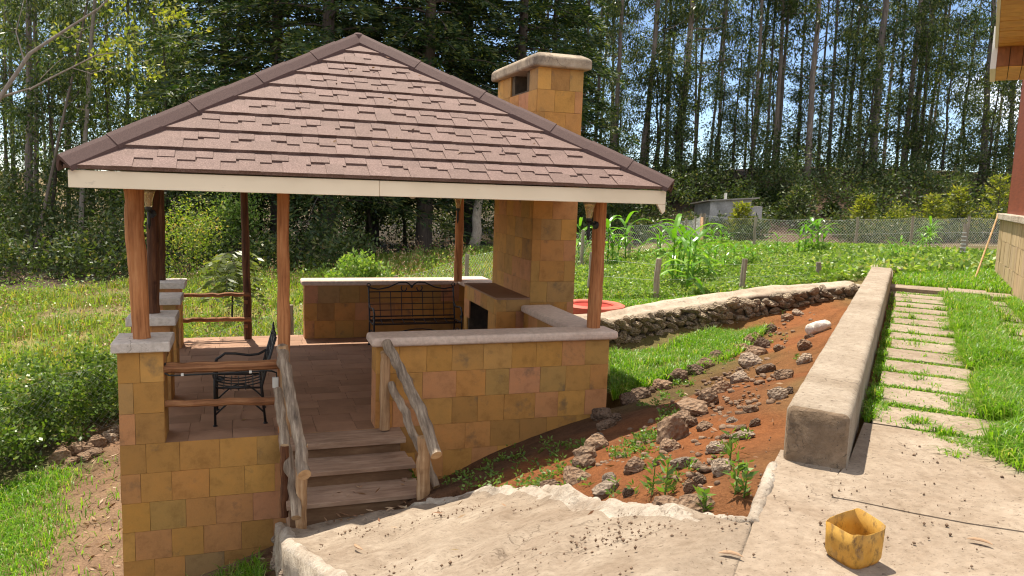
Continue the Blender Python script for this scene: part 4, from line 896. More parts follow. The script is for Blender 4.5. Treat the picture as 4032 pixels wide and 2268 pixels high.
# ------------------------------------------------------------------ wooden house at the right edge
def house():
    t = thing('cottage', (*ks(14, 2.6), SLAB), 'corner of a red timber cottage on a stone plinth with boarded eaves', 'house')
    e3 = np.array([*KE, 0]); n3 = np.array([*KN, 0]); up = np.array([0, 0, 1.])
    P = lambda s, tt, z: np.array([*ks(s, tt), z])
    S1 = 15.55; S0 = 7.5; zc = 2.36
    pl = MB().obox(P(S0, 2.06, .7), e3 * (S1 - S0 - .02), n3 * 3, up * (zc - .72)).build('plinth', 'mortar', t)
    r = random.Random(3); z = .93
    for cidx, hgt in enumerate((.46, .46, .44)):
        s = S1 - .0
        while s > S0 + .2:
            wd = r.uniform(.16, .34); block('stone_tile', 'plinth_tile', P(s - wd + .003, 2.03 + r.uniform(0, .008), z + .003), e3 * (wd - .006), up * (hgt - .006), n3 * .035, pl); s -= wd
        tt = 2.065
        for kk in range(5): block('stone_tile', 'plinth_tile', P(S1 - .03, tt + .003, z + .003), n3 * .5, up * (hgt - .006), e3 * .03, pl); tt += .506
        z += hgt
    bevel(MB().obox(P(S0, 1.95, zc - .06), e3 * (S1 - S0 + .08), n3 * 3.1, up * .13).build('coping', 'white_plaster', t), .015)
    zz = zc + .07; wl_ = MB().obox(P(S0, 2.13, zz), e3 * (S1 - S0 - .27), n3 * 2.7, up * 4).build('wall', 'siding_red', t)
    i = 0
    while zz < 6.3:
        block('siding_plank', 'siding_red', P(S0, 2.085, zz + .004), e3 * (S1 - S0 - .2), up * .148 - n3 * .0 + n3 * .04, n3 * .022, wl_)
        block('siding_plank', 'siding_red', P(S1 - .265, 2.132, zz + .004), n3 * 2.6, up * .163 - e3 * .02, e3 * .02, wl_); zz += .165; i += 1
    # boxed eave: soffit boards across, a dropped box at its far end, white edge boards
    a_, b_ = onZ(2508, 0, 4.6), onZ(2503, 118, 4.6); ed = b_ - a_; ed[2] = 0; ed /= np.linalg.norm(ed); rd = np.array([ed[1], -ed[0], 0]); Q_ = lambda s, tt, z: np.array([*(b_ + ed * s + rd * tt)[:2], z])
    ev = MB().obox(Q_(-6.5, .035, 4.622), ed * 7.4, rd * 2.6, up * .2).build('eave', 'white_board', t)
    s = -.202
    while s > -6.4: block('soffit_plank', 'soffit_wood', Q_(s, .036, 4.60 + r.uniform(-.003, .003)), ed * .188, rd * 2.4, up * .018, ev); s -= .2
    MB().obox(Q_(-6.5, .04, 4.6195), ed * 6.4, rd * 2.4, up * .002).build('backing', 'mortar', ev)
    a = .036; zl = onX(2503, 155, b_[0])[2]
    while a < 2.4: block('frieze_plank', 'soffit_red', Q_(0, a, 4.36), ed * .02, rd * .132, up * .258, ev); block('soffit_plank', 'soffit_wood', Q_(.022, a, 4.342), ed * 1.2, rd * .132, up * .016, ev); a += .14
    MB().obox(Q_(.0215, .04, 4.359), ed * 1.18, rd * 2.3, up * .26).build('box_end', 'mortar', ev)
    MB().obox(Q_(-6.5, 0, 4.585), ed * 6.5, rd * .034, up * .27).build('bargeboard', 'white_board', ev); MB().obox(Q_(.001, -.03, 4.33), ed * 1.25, rd * .064, up * .525).build('bargeboard', 'white_board', ev)
house()
f0 = onZ(2449, 712, SLAB + .03); tp = np.array([*ks(15.3, 1.93), 2.44]); f0 = np.array([f0[0], f0[1], f0[2]])
d = onZ(2449, 712, .96); tt_ = deep(2512, 538, np.dot(tp - EYEP, FWD)); o = MB().tube(resample([d, (d + tt_) / 2 + [0, 0, .01], tt_], 8), [.02] * 8, 8).build('pole', 'pole_wood'); tag(o, 'straight wooden pole leaning on the coping of the cottage plinth', 'pole')

# ------------------------------------------------------------------ fences
def netting(parent, P0, P1, hgt, z0, z1, sp=.11, r=.0028, lines=3):
    """diamond wire netting between two posts"""
    P0, P1 = np.array(P0), np.array(P1); L = np.linalg.norm(P1 - P0); segs = []
    n = int(L / sp); f = lambda a, z: np.array([*(P0 + (P1 - P0) * a / L), z0 + (z1 - z0) * a / L + z - .05 * math.sin(math.pi * a / L) * z / hgt])
    hz = hgt
    for i in range(-int(hz / sp), n + 1):
        for sgn in (1, -1):
            a0, a1 = i * sp, i * sp + hz
            zA, zB = (0, hz) if sgn > 0 else (hz, 0)
            c0, c1 = max(a0, 0), min(a1, L)
            if c1 - c0 < .02: continue
            zz = lambda a: zA + (zB - zA) * (a - a0) / hz
            nn = 4; aa = np.linspace(c0, c1, nn)
            for u, v in zip(aa[:-1], aa[1:]): segs.append((f(u, zz(u)), f(v, zz(v))))
    for k_ in range(lines):
        z = hz * (1 - k_ / max(lines - 1, 1)); aa = np.linspace(0, L, 6)
        for u, v in zip(aa[:-1], aa[1:]): segs.append((f(u, z), f(v, z)))
    return segs
def wires_mesh(name, segs, r, mat, parent, thin=False):
    S = np.array(segs); r = (r * np.clip(np.hypot(S[:, 0, 0], S[:, 0, 1]) / 22, .3, .85))[:, None] if thin else r; d = S[:, 1] - S[:, 0]; d /= np.linalg.norm(d, axis=1)[:, None] + 1e-9
    up = np.where(np.abs(d[:, 2:3]) > .95, [[1., 0, 0]], [[0, 0, 1.]]); a = np.cross(d, up); a /= np.linalg.norm(a, axis=1)[:, None]; b = np.cross(d, a); V = []
    for k_ in range(3):
        o = r * (math.cos(k_ * 2.094) * a + math.sin(k_ * 2.094) * b); V += [S[:, 0] + o, S[:, 1] + o]
    V = np.stack(V, 1).reshape(-1, 3); base = np.arange(len(S))[:, None] * 6; Q = np.concatenate([base + np.array([[0, 1, 3, 2]]), base + np.array([[2, 3, 5, 4]]), base + np.array([[4, 5, 1, 0]])])
    return link(name, mesh_np(name, V, [Q], mat), parent)
def fence(name, label, pts, hgt, net=True, rad=.05, lines=3, r=.0028, sp=.11, skip_post=()):
    t = thing(name, (*pts[0][:2], h1(*pts[0][:2])), label, 'fence'); segs = []; hs = [hgt] * len(pts) if np.isscalar(hgt) else list(hgt)
    zs = [h1(*p[:2]) for p in pts]
    for i, p in enumerate(pts):
        if i not in skip_post: post((p[0], p[1], zs[i] - .2), (p[0] + random.uniform(-.03, .03), p[1], zs[i] + hs[i] + .06), rad, rad * .95, 'fence_post', 'post', t, i, 7)
    for i in range(len(pts) - 1):
        if net: segs += netting(t, pts[i][:2], pts[i + 1][:2], hgt, zs[i], zs[i + 1], sp, r, lines)
        else:
            for k_ in range(lines):
                f_ = .92 - .4 * k_; segs.append(((*pts[i][:2], zs[i] + hs[i] * f_), (*pts[i + 1][:2], zs[i + 1] + hs[i + 1] * f_)))
    wires_mesh('netting' if net else 'wire', segs, r, 'netting_wire', t, True)
    return t
def byt(px, py, hgt):
    """post foot from the pixel of its top: ground + hgt meets the ray"""
    p, t_ = hit(px, py, hgt); return (p[0], p[1])
FL = [byt(1762, 552, 1.05), byt(1724, 562, 1.05), byt(1690, 568, 1.05), byt(1636, 584, 1.05), byt(1590, 588, 1.05)]
cpt = FL[0]
FL = [cpt, (15.0, 23.9), (13.9, 22.7), (12.3, 21.6), (10.9, 20.9), (8.9, 19.9), (6.3, 18.6), (4.9, 17.6), (3.0, 16.3), (.8, 15.0), (-1.4, 13.7), (-2.6, 12.9), (-4.4, 11.3), (-6.5, 9.5)]
FL[0] = (16.1, 25.3)
fence('netting_fence', 'wire netting fence on grey posts running behind the pavilion to the far corner', FL, 1.05, skip_post=(10, 11))
FR = [(16.25, 25.3)] + [tuple(onZ(px, py, z)[:2]) for px, py, z in ((1897, 626, .8), (2040, 626, .85), (2150, 626, .9), (2289, 621, 1.0), (2430, 619, 1.05), (2576, 618, 1.1))]
fence('netting_fence', 'wire netting fence along the far side of the garden before the shrub bank', FR, 1.05)
p0 = np.array([16.1, 25.2]); br = MB().tube([(15.55, 24.3, .7), (16.08, 25.2, 1.75)], .06, 8).build('brace_post', 'pale_post'); tag(br, 'slanting brace pole propping the corner post of the netting fence', 'post')
FN = [tuple(onZ(px, py, z)[:2]) for px, py, z in ((1484, 745, .46), (1650, 757, .48), (1865, 740, .58), (2052, 722, .68))]
fence('wire_fence', 'row of short grey fence posts with plain wires before the maize', FN, (.86, .78, .66, .46), False, .062, 2, .002)
p, t_ = hit(2418, 657); t = thing('bollard_post', (p[0], p[1], p[2]), 'weathered post wound with wire rings on the far lawn', 'post')
q2 = p + np.array([.12, .1, 1.05]); post(p, q2, .075, .05, 'fence_post', 'stump', t, 3, 9)
for k_ in range(7): c_ = p + (q2 - p) * (.15 + .1 * k_); MB().tube([c_, c_ + [0, 0, .025]], [.085 - .004 * k_] * 2, 10).build('ring', 'netting_wire', t)

# ------------------------------------------------------------------ plastered shed
def shed():
    P = lambda px, s, z: np.array([*deep(px, 600, s)[:2], z])
    s0 = 33.5; g = h1(*deep(1835, 600, s0)[:2]); t = thing('shed', (*deep(1835, 600, s0)[:2], g), 'grey plastered outhouse with sloping sheet roof beyond the netting fence', 'shed')
    a, b = deep(1781, 600, s0), deep(1884, 600, s0 + .3); u = (b - a) * [1, 1, 0]; wdt = np.linalg.norm(u); u /= wdt; v = np.array([-u[1], u[0], 0])
    a = np.array([a[0], a[1], g - .3]); zl = deep(1781, 506, s0)[2]; zr = deep(1884, 499, s0)[2]
    c = [a, a + u * wdt, a + u * wdt + v * 1.7, a + v * 1.7]; top = [np.array([*q_[:2], z]) for q_, z in zip(c, (zl, zr, zr - .18, zl - .18))]
    MB().add(c + top, [(3, 2, 1, 0), (4, 5, 6, 7), (0, 1, 5, 4), (1, 2, 6, 5), (2, 3, 7, 6), (3, 0, 4, 7)]).build('wall', 'shed_plaster', t)
    rr0 = [q_ + e_ + np.array([0, 0, .01]) for q_, e_ in zip(top, (-u * .15 - v * .15, u * .3 - v * .15, u * .3 + v * .15, -u * .15 + v * .15))]; r1 = [q_ + np.array([0, 0, .05]) for q_ in rr0]
    MB().add(rr0 + r1, [(3, 2, 1, 0), (4, 5, 6, 7), (0, 1, 5, 4), (1, 2, 6, 5), (2, 3, 7, 6), (3, 0, 4, 7)]).build('roof', 'iron_sheet', t)
    p = top[0] + u * .9 + v * .5; MB().tube([p, p + [0, 0, .38]], .06, 8).build('vent_pipe', 'white_plastic', t)
    MB().obox(c[1] + u * .02 + [0, 0, .3], u * .5, v * 1.0, [0, 0, 1.35]).build('screen_wall', 'shed_plaster', t)
shed()

# ------------------------------------------------------------------ foliage helpers
def unit(n, r=rng): v = r.normal(size=(n, 3)); return v / np.linalg.norm(v, axis=1)[:, None]
def kites(C, D, L, W_, r=rng, fold=.0):
    """leaf shaped quads: centre-base C, direction D, length L, width W"""
    n = len(C); D = D / (np.linalg.norm(D, axis=1)[:, None] + 1e-9); S = np.cross(D, unit(n, r)); S /= np.linalg.norm(S, axis=1)[:, None] + 1e-9
    L = np.broadcast_to(L, n)[:, None]; W_ = np.broadcast_to(W_, n)[:, None]
    V = np.stack([C, C + D * L * .42 + S * W_ * .5, C + D * L, C + D * L * .42 - S * W_ * .5], 1).reshape(-1, 3)
    return V, np.arange(n * 4).reshape(n, 4)
def blades(P, hgt, wid, bend, r=rng):
    n = len(P); az = r.uniform(0, 6.283, n); dx = np.stack([np.cos(az), np.sin(az), 0 * az], 1); sx = np.stack([-np.sin(az), np.cos(az), 0 * az], 1)
    hgt = np.broadcast_to(hgt, n)[:, None]; wid = np.broadcast_to(wid, n)[:, None]; bend = np.broadcast_to(bend, n)[:, None]
    up = np.array([[0, 0, 1.]]); m1 = P + up * hgt * .55 + dx * hgt * bend * .3; tip = P + up * hgt * np.clip(1 - bend * .55, .15, 1) + dx * hgt * bend
    V = np.stack([P - sx * wid * .5, P + sx * wid * .5, m1 + sx * wid * .42, m1 - sx * wid * .42, tip], 1).reshape(-1, 3); b = np.arange(n)[:, None] * 5
    return V, b + np.array([[0, 1, 2, 3]]), b + np.array([[3, 2, 4]])
def grass_obj(name, P, hgt, wid, bend, mat):
    V, Q, T3 = blades(P, hgt, wid, bend); o = link(name, mesh_np(name, V, [Q, T3], mat)); return tag(o, kind='stuff')
def leaves_obj(name, V, Q, mat, kind='stuff', parent=None):
    o = link(name, mesh_np(name, V, [Q], mat), parent); return tag(o, kind=kind) if kind else o
def inpoly(x, y, poly):
    r_ = np.zeros(x.shape, bool)
    for i in range(len(poly)):
        (x1, y1), (x2, y2) = poly[i], poly[i - 1]; r_ ^= ((y1 > y) != (y2 > y)) & (x < (x2 - x1) * (y - y1) / (y2 - y1 + 1e-12) + x1)
    return r_
def scatter(poly, n, dens=None, lift=0.):
    poly = np.array(poly); lo, hi = poly.min(0), poly.max(0); out = []; tot = 0
    for _ in range(60):
        p = rng.uniform(lo, hi, (n, 2)); k_ = inpoly(p[:, 0], p[:, 1], poly)
        if dens is not None: k_ &= rng.uniform(size=n) < dens(p[:, 0], p[:, 1])
        out.append(p[k_]); tot += k_.sum()
        if tot >= n: break
    p = np.concatenate(out)[:n]; return np.column_stack([p, H(p[:, 0], p[:, 1]) + lift])
def U(a, b, n): return rng.uniform(a, b, n)
def patch(x, y, sc, lo=.35): return np.clip(fbm(np.stack([x, y, x * 0], -1), sc) * .9 + lo, 0, 1)

# ------------------------------------------------------------------ lawns and ground cover
def path_grass():
    n = 520000; s = rng.uniform(-.9, 10.9, n); t = rng.uniform(.03, 2.02, n); fr = fbm(np.stack([s, t, s * 0], -1), 2.2); fr2 = fbm(np.stack([s, t, s * 0], -1), 6.)
    slab = np.zeros(n, bool); strip = np.zeros(n, bool)
    for s0, s1, t0, t1 in SLABS: slab |= (s > s0 + .01) & (s < s1 - .01) & (t > t0) & (t < t1 - .1 + fr * .4)
    L = rng.uniform(.10, .24, n); d = np.where((t > .9 + fr * .2) & (t < 1.6 + fr * .2), .5, .28)
    d = np.where(t < .9, .3 + .3 * (fr > 0), d); L = np.where(t < .85, L * np.where(fr2 > .45, .6, .28), L); d = np.where(slab, .008 + .04 * (fr2 > .55), d); d = np.where((t < .13) & (fr2 < .1), .1, d); d = np.where((t > 1.55), d * (.55 + fr), d)
    front = s - (1.22 - .85 * np.clip((t - .35) / .75, 0, 1) - .45 * np.clip(t - 1.1, 0, 1)) + fr * .16 + fr2 * .06; d = np.where(s < 1.3, np.where(front > 0, .5 * np.clip(front * 7 + .1, 0, 1), 0) * (t > .3), d)
    d = np.where((t > 1.8) & (s > 4.5), .5, d) * np.clip(1.25 - s / 14, .3, 1)
    for ts_, tt_ in ((1.75, .12), (1.5, .38), (2.6, .12), (3.4, .1), (.75, .62)): d = np.where(np.hypot(s - ts_, t - tt_) < .09, .4, d)
    k_ = rng.uniform(size=n) < d * .62; s, t, L = s[k_], t[k_], L[k_]
    P = np.column_stack([K0[0] + KE[0] * s + KN[0] * t, K0[1] + KE[1] * s + KN[1] * t, np.full(len(s), SLAB - .02)]); print('path blades', len(s))
    grass_obj('grass', P, L * (1 + .35 * fbm(P, 2.)), U(.006, .011, len(s)), U(.35, 1.2, len(s)), 'lawn_blade')
    s = U(11.9, 16.5, 9000); t = U(-.1, 2.1, 9000); P = np.column_stack([K0[0] + KE[0] * s + KN[0] * t, K0[1] + KE[1] * s + KN[1] * t]); P = np.column_stack([P, H(P[:, 0], P[:, 1])])
    grass_obj('grass', P, U(.12, .25, 9000), U(.012, .02, 9000), U(.3, 1., 9000), 'lawn_blade')
path_grass()
def lawns():
    # left lawn
    P = scatter([(-5, 6.5), (-1.25, 7.3), (-1.3, 11.6), (-2.3, 12.1), (-5, 10.5)], 26000, lambda x, y: np.clip((-1.75 - x - .12 * (y - 8)) * 1.4 + fbm(np.stack([x, y, x * 0], -1), 1.5) * .5 + .06, .035, 1))
    grass_obj('grass', P, U(.07, .2, len(P)), U(.008, .014, len(P)), U(.4, 1.1, len(P)), 'lawn_blade')
    # lawn between the pavilion and the rubble wall
    a = [tuple(hit(*q_)[0][:2]) for q_ in ((1535, 895), (1660, 880), (1790, 840), (1930, 835), (1880, 880), (1790, 925), (1690, 960), (1600, 985), (1540, 1010))]
    P = scatter(a, 17000, lambda x, y: patch(x, y, 1.3, .75)); grass_obj('grass', P, U(.08, .24, len(P)) * (1 + .4 * fbm(P, 1.2)), U(.008, .014, len(P)), U(.35, 1., len(P)), 'lawn_blade')
    # in the shade before the pier and along the pit cover
    P = scatter([(-.9, 6.6), (.15, 6.8), (.1, 7.9), (-1.1, 7.9)], 2600, lambda x, y: patch(x, y, 2., .45)); grass_obj('grass', P, U(.08, .22, len(P)), U(.008, .012, len(P)), U(.4, 1.1, len(P)), 'lawn_blade')
    P = scatter([(5.0, 13.3), (7.2, 13.0), (8.6, 13.2), (8.6, 13.9), (5.2, 14.2)], 5000, lambda x, y: (np.hypot(x - c[0], y - c[1]) > .63) * .9); grass_obj('grass', P, U(.05, .13, len(P)), U(.01, .016, len(P)), U(.4, 1., len(P)), 'lawn_blade')
lawns()
def weeds(P, nl, r0, hgt, ll, lw, name, mat='weed_leaf', flat=.5):
    """small broad-leaved plants: a fan of leaves at each point"""
    n = len(P); C = np.repeat(P, nl, 0); d = unit(n * nl); d[:, 2] = np.abs(d[:, 2]) * flat + .1
    C = C + d * [r0, r0, 0] * rng.uniform(0, .8, (n * nl, 1)) + np.array([0, 0, 1.]) * rng.uniform(0, 1, (n * nl, 1)) * np.repeat(np.broadcast_to(hgt, n), nl)[:, None]
    V, Q = kites(C, d, U(.6, 1.2, n * nl) * ll, U(.7, 1.2, n * nl) * lw); return leaves_obj(name, V, Q, mat)
def bed_weeds():
    P = np.array([hit(U(1110, 1480, 1)[0], U(1110, 1235, 1)[0])[0] for _ in range(120)]); P = P[(P[:, 1] < 8.0)]; weeds(P, 11, .07, .05, .045, .022, 'weeds')
    P = np.array([hit(px + U(-45, 45, 1)[0], py + U(-22, 22, 1)[0])[0] for px, py in ((1690, 985), (1640, 1010), (1740, 950), (1800, 910), (1860, 870), (1900, 850), (1600, 1120), (1570, 1140), (1640, 1110), (1700, 1060)) for _ in range(15)]); weeds(P, 13, .06, .05, .04, .024, 'weeds')
    P = np.array([hit(px + U(-28, 28, 1)[0], py + U(-14, 14, 1)[0])[0] for px, py in ((1560, 1250), (1610, 1255), (1680, 1235), (1690, 1210), (1850, 1190), (1860, 1240), (1830, 1150), (2010, 905), (1940, 830), (2000, 860), (1980, 790), (1330, 1215), (1250, 1230), (1890, 1110), (1720, 1190), (1760, 1290)) for _ in range(3)]); weeds(P, 9, .045, .09, .05, .018, 'weeds', flat=.9)
bed_weeds()
def tall_weed(px, py, hgt, label):
    p, t_ = hit(px, py); t = thing('weed_plant', tuple(p), label, 'plant', 'tall weeds on the red soil'); n = 18
    MB().tube([p - [0, 0, .02], p + [.01, 0, hgt * .5], p + [.02, .01, hgt]], [.007, .005, .002], 5).build('stem', 'weed_leaf', t)
    C = p + np.array([[0, 0, 1.]]) * np.linspace(.1, 1, n)[:, None] * hgt; d = unit(n); d[:, 2] = np.abs(d[:, 2]) * .6 + .25; V, Q = kites(C, d, U(.05, .12, n), U(.018, .036, n)); leaves_obj('foliage', V, Q, 'weed_leaf', None, t)
for a_ in ((1672, 1248, .26, 'tall broad leaved weed among rocks above the ramp lip'), (1640, 1240, .24, 'leafy weed left of the tallest weed above the ramp lip'), (1848, 1248, .22, 'thin upright weed on red soil near the kerb end'), (1870, 1255, .2, 'low weed at the foot of the plastered slab edge'), (1770, 1295, .14, 'small bright weed at the lower edge of the soil bed'), (1835, 1160, .2, 'small weed beside the long pale stone'), (1040, 1235, .2, 'dark green weed beside the foot of the steps')): tall_weed(*a_)

def terrace():
    poly = [(5.3, 14.1), (8.8, 13.3), (11.8, 13.2), (13.2, 14.3), (17.5, 17.5), (21.5, 19.5), (17.8, 23.5), (16, 25), (10.5, 20.5), (6.5, 18.4), (4.6, 16.5)]
    P = scatter(poly, 120000, lambda x, y: np.clip(1.4 - np.hypot(x, y - 0) / 30, .25, 1)); n = len(P); P[:, 2] += U(.02, .2, n) * (1 + .6 * fbm(P, .9)); d = unit(n); d[:, 2] = np.abs(d[:, 2]) * .5
    dist = np.hypot(P[:, 0], P[:, 1]); V, Q = kites(P, d, U(.045, .075, n) * (.5 + dist / 28), U(.03, .05, n) * (.5 + dist / 28)); leaves_obj('ground_cover', V, Q, 'crop_leaf')
    P = scatter(poly, 9000); grass_obj('grass', P, U(.12, .34, 9000), U(.012, .02, 9000), U(.3, .9, 9000), 'field_blade')
    P = scatter([ks(13, -.4), ks(12.6, -1.6), ks(17, -2), ks(22, 0), ks(22, 3.5), ks(16.5, 2.2)], 9000); n = len(P); P[:, 2] += U(.02, .25, n); d = unit(n); d[:, 2] = np.abs(d[:, 2]) * .6; V, Q = kites(P, d, U(.1, .2, n), U(.06, .1, n)); leaves_obj('ground_cover', V, Q, 'crop_leaf')
terrace()
def field():
    poly = [(-7, 13.5), (-2.2, 13.6), (.3, 14.8), (3.2, 16.6), (6.3, 18.9), (9, 20.4), (12.4, 21.9), (12, 26), (8, 29), (2, 30), (-3, 27.5), (-8, 26), (-14, 25)]
    P = scatter(poly, 66000, lambda x, y: np.clip(patch(x, y, .8, .45) * 1.2, .06, 1)); n = len(P)
    grass_obj('tall_grass', P, U(.12, .42, n) * (1 + .6 * fbm(P, .7)), U(.012, .024, n), U(.2, .8, n), 'field_blade')
    P = scatter(poly, 1600, lambda x, y: patch(x, y, .8, .5)); weeds(P, 12, .15, U(.15, .6, len(P)), .1, .05, 'field_weeds', 'crop_leaf', .9)
    P = scatter(poly, 700, lambda x, y: patch(x + 9, y, .9, .4)); weeds(P, 14, .07, U(.4, .9, len(P)), .08, .03, 'seed_heads', 'dry_leaf', 1.5)
field()
def litter():
    P = np.array([hit(U(200, 300, 1)[0], U(1120, 1440, 1)[0])[0] for _ in range(150)] + [hit(U(560, 690, 1)[0], U(1380, 1449, 1)[0])[0] for _ in range(25)] + [hit(U(1480, 1990, 1)[0], U(900, 1290, 1)[0])[0] for _ in range(70)])
    P[:, 2] += .012; n = len(P); d = unit(n); d[:, 2] *= .15; V, Q = kites(P, d, U(.06, .13, n), U(.015, .028, n)); leaves_obj('fallen_leaves', V, Q, 'dry_leaf')
    P = []
    for _ in range(26): x, y_ = U(.42, 1.55, 1)[0], U(6.72, 6.98, 1)[0]; P.append((x, y_, float(ramp_z(x, y_)) + .03))
    for _ in range(10): x, y_ = U(.6, 1.5, 1)[0], U(7.05, 7.35, 1)[0]; P.append((x, y_, -.30))
    for _ in range(30): P.append((U(-.6, 3.2, 1)[0], U(8.5, 12.5, 1)[0], .008))
    for _ in range(8): x, y_ = U(.6, 2.4, 1)[0], U(4.0, 6.2, 1)[0]; P.append((x, y_, float(ramp_z(x, y_)) + .05))
    for f_ in U(.05, .85, 16):
        for x in U(-.7, .7, 1): P.append(tuple(mid + ub * (x * halfw * (1 - f_)) + us * f_ * Lsl + n_roof * .06))
    P = np.array(P); n = len(P); d = unit(n); d[:, 2] *= .2; V, Q = kites(P, d, U(.05, .12, n), U(.015, .028, n)); leaves_obj('fallen_leaves', V, Q, 'dry_leaf')
    # soil crumbs on the ramp and slab
    m = 9000; x = U(.3, 3.6, m); y_ = U(2.6, 6.4, m); k_ = inpoly(x, y_, [(p_[0], p_[1]) for p_ in RL] + [(p_[0], p_[1]) for p_ in RR[::-1]]) & (fbm(np.stack([x, y_, x * 0], -1), 1.6) + rng.normal(size=m) * .3 > .25); x, y_ = x[k_], y_[k_]
    P = np.column_stack([x, y_, ramp_z(x, y_) + .022 + U(0, .02, len(x))]); sx, tx = U(-2.2, .9, 260), np.where(rng.uniform(size=260) < .7, U(-.6, .7, 260), U(.7, 2.0, 260)); P = np.concatenate([P, np.column_stack([K0[0] + KE[0] * sx + KN[0] * tx, K0[1] + KE[1] * sx + KN[1] * tx, np.full(260, SLAB + .012)])]); n = len(P); r0 = np.abs(rng.normal(size=n)) * .0045 + .0025
    o6 = np.array([(1, 0, 0), (-1, 0, 0), (0, 1, 0), (0, -1, 0), (0, 0, 1), (0, 0, -1)], float); V = (P[:, None] + o6[None] * r0[:, None, None] * rng.uniform(.6, 1.3, (n, 6, 1))).reshape(-1, 3)
    F = np.array([(0, 2, 4), (2, 1, 4), (1, 3, 4), (3, 0, 4), (2, 0, 5), (1, 2, 5), (3, 1, 5), (0, 3, 5)]); T3 = (np.arange(n)[:, None, None] * 6 + F[None]).reshape(-1, 3)
    tag(link('soil_crumbs', mesh_np('soil_crumbs', V, [T3], 'dark_rock')), kind='stuff')
n_roof = n_r = slope(0)[2]
litter()
for k_, (px, py, lab) in enumerate(((1838, 1395, 'pale dry curl of bark on the concrete near the ramp edge'), (902, 1393, 'curled brown dry leaf on the concrete ramp'), (2465, 1362, 'pale curled dry leaf on the right slab'))):
    z = SLAB + .02 if k_ != 1 else None; p = onZ(px, py, z) if z else ray_ramp(px, py) + [0, 0, .05]; o = MB().tube([(-.055, 0, 0), (-.03, .008, .008), (0, .012, .012), (.03, .008, .008), (.055, -.004, 0)], [.003, .012, .014, .011, .003], 7).build('dry_leaf', 'dry_leaf'); o.location = tuple(p); o.scale = (1, 1, .5); o.rotation_euler = (0, 0, (-.6, 2., -.9)[k_]); tag(o, lab, 'leaf')

# ------------------------------------------------------------------ hedge, shrubs, saplings, maize
def clump_leaves(centers, rad, per, ll, lw, r=rng, droop=0., squash=.75):
    n = len(centers) * per; C = np.repeat(centers, per, 0); R_ = np.repeat(np.broadcast_to(rad, len(centers)), per)[:, None]
    o = unit(n, r) * (r.uniform(0, 1, (n, 1)) ** .45) * R_ * [1, 1, squash]; d = unit(n, r) + o / (R_ + 1e-6) * .6; d[:, 2] -= droop
    return kites(C + o, d, r.uniform(.7, 1.25, n) * ll, r.uniform(.7, 1.25, n) * lw, r)
def hedge():
    line = resample([(-6.5, 10.3, 0), (-4.6, 11.75, 0), (-3.0, 13.2, 0), (-1.55, 14.4, 0)], 60); C = []
    for _ in range(520):
        p = line[rng.integers(60)] + rng.normal(size=3) * [.42, .42, 0]; C.append((p[0], p[1] - .1, h1(p[0], p[1]) + rng.uniform(.05, 1.0 + .45 * fbm(np.array([p * [1, 1, 0]]), 1.3)[0] + .15)))
    t = thing('hedge', (-3.5, 12.2, -1.4), 'thick green bramble hedge overgrowing the netting fence left of the pavilion', 'hedge')
    V, Q = clump_leaves(np.array(C), rng.uniform(.12, .3, len(C)), 62, .075, .042); leaves_obj('foliage', V, Q, 'hedge_leaf', None, t)
    m = MB()
    for i in range(0, 60, 3): p = line[i]; g = h1(p[0], p[1]); m.tube([(p[0], p[1], g - .05), (p[0] + U(-.2, .2, 1)[0], p[1], g + .5), (p[0] + U(-.3, .3, 1)[0], p[1] + .1, g + .9)], [.012, .009, .004], 5)
    m.build('stem', 'twig_bark', t)
hedge()
def shrub(px, py, wd, hgt, nc, per, ll, lw, mat, label, name='shrub', depth=None):
    p, t_ = hit(px, py); 
    if depth: p = deep(px, py, depth); p[2] = h1(p[0], p[1])
    t = thing(name, tuple(p), label, 'shrub'); C = p + unit(nc) * [wd, wd, hgt * .5] * rng.uniform(.2, 1, (nc, 1)) + [0, 0, hgt * .52]
    V, Q = clump_leaves(C, wd * .35, per, ll, lw); leaves_obj('foliage', V, Q, mat, None, t); m = MB()
    for i in range(6): e = C[i]; m.tube([p - [0, 0, .05], p * .5 + e * .5, e], [.02, .014, .005], 5)
    m.build('stem', 'twig_bark', t)
shrub(895, 715, .8, 1.2, 26, 80, .13, .06, 'crop_leaf', 'bright green leafy shrub behind the back wall', depth=20)
shrub(470, 690, 1.5, 2.9, 46, 60, .1, .05, 'field_blade', 'dry yellowish bush at the forest edge behind the left posts', depth=25)
shrub(2255, 605, 1.2, 1.3, 20, 60, .16, .07, 'sapling_leaf', 'low yellow green bush behind the far netting fence', depth=34)
shrub(600, 560, 1.4, 3.4, 40, 90, .13, .06, 'crop_leaf', 'tall sunlit green bush at the forest edge between the left posts', depth=28)
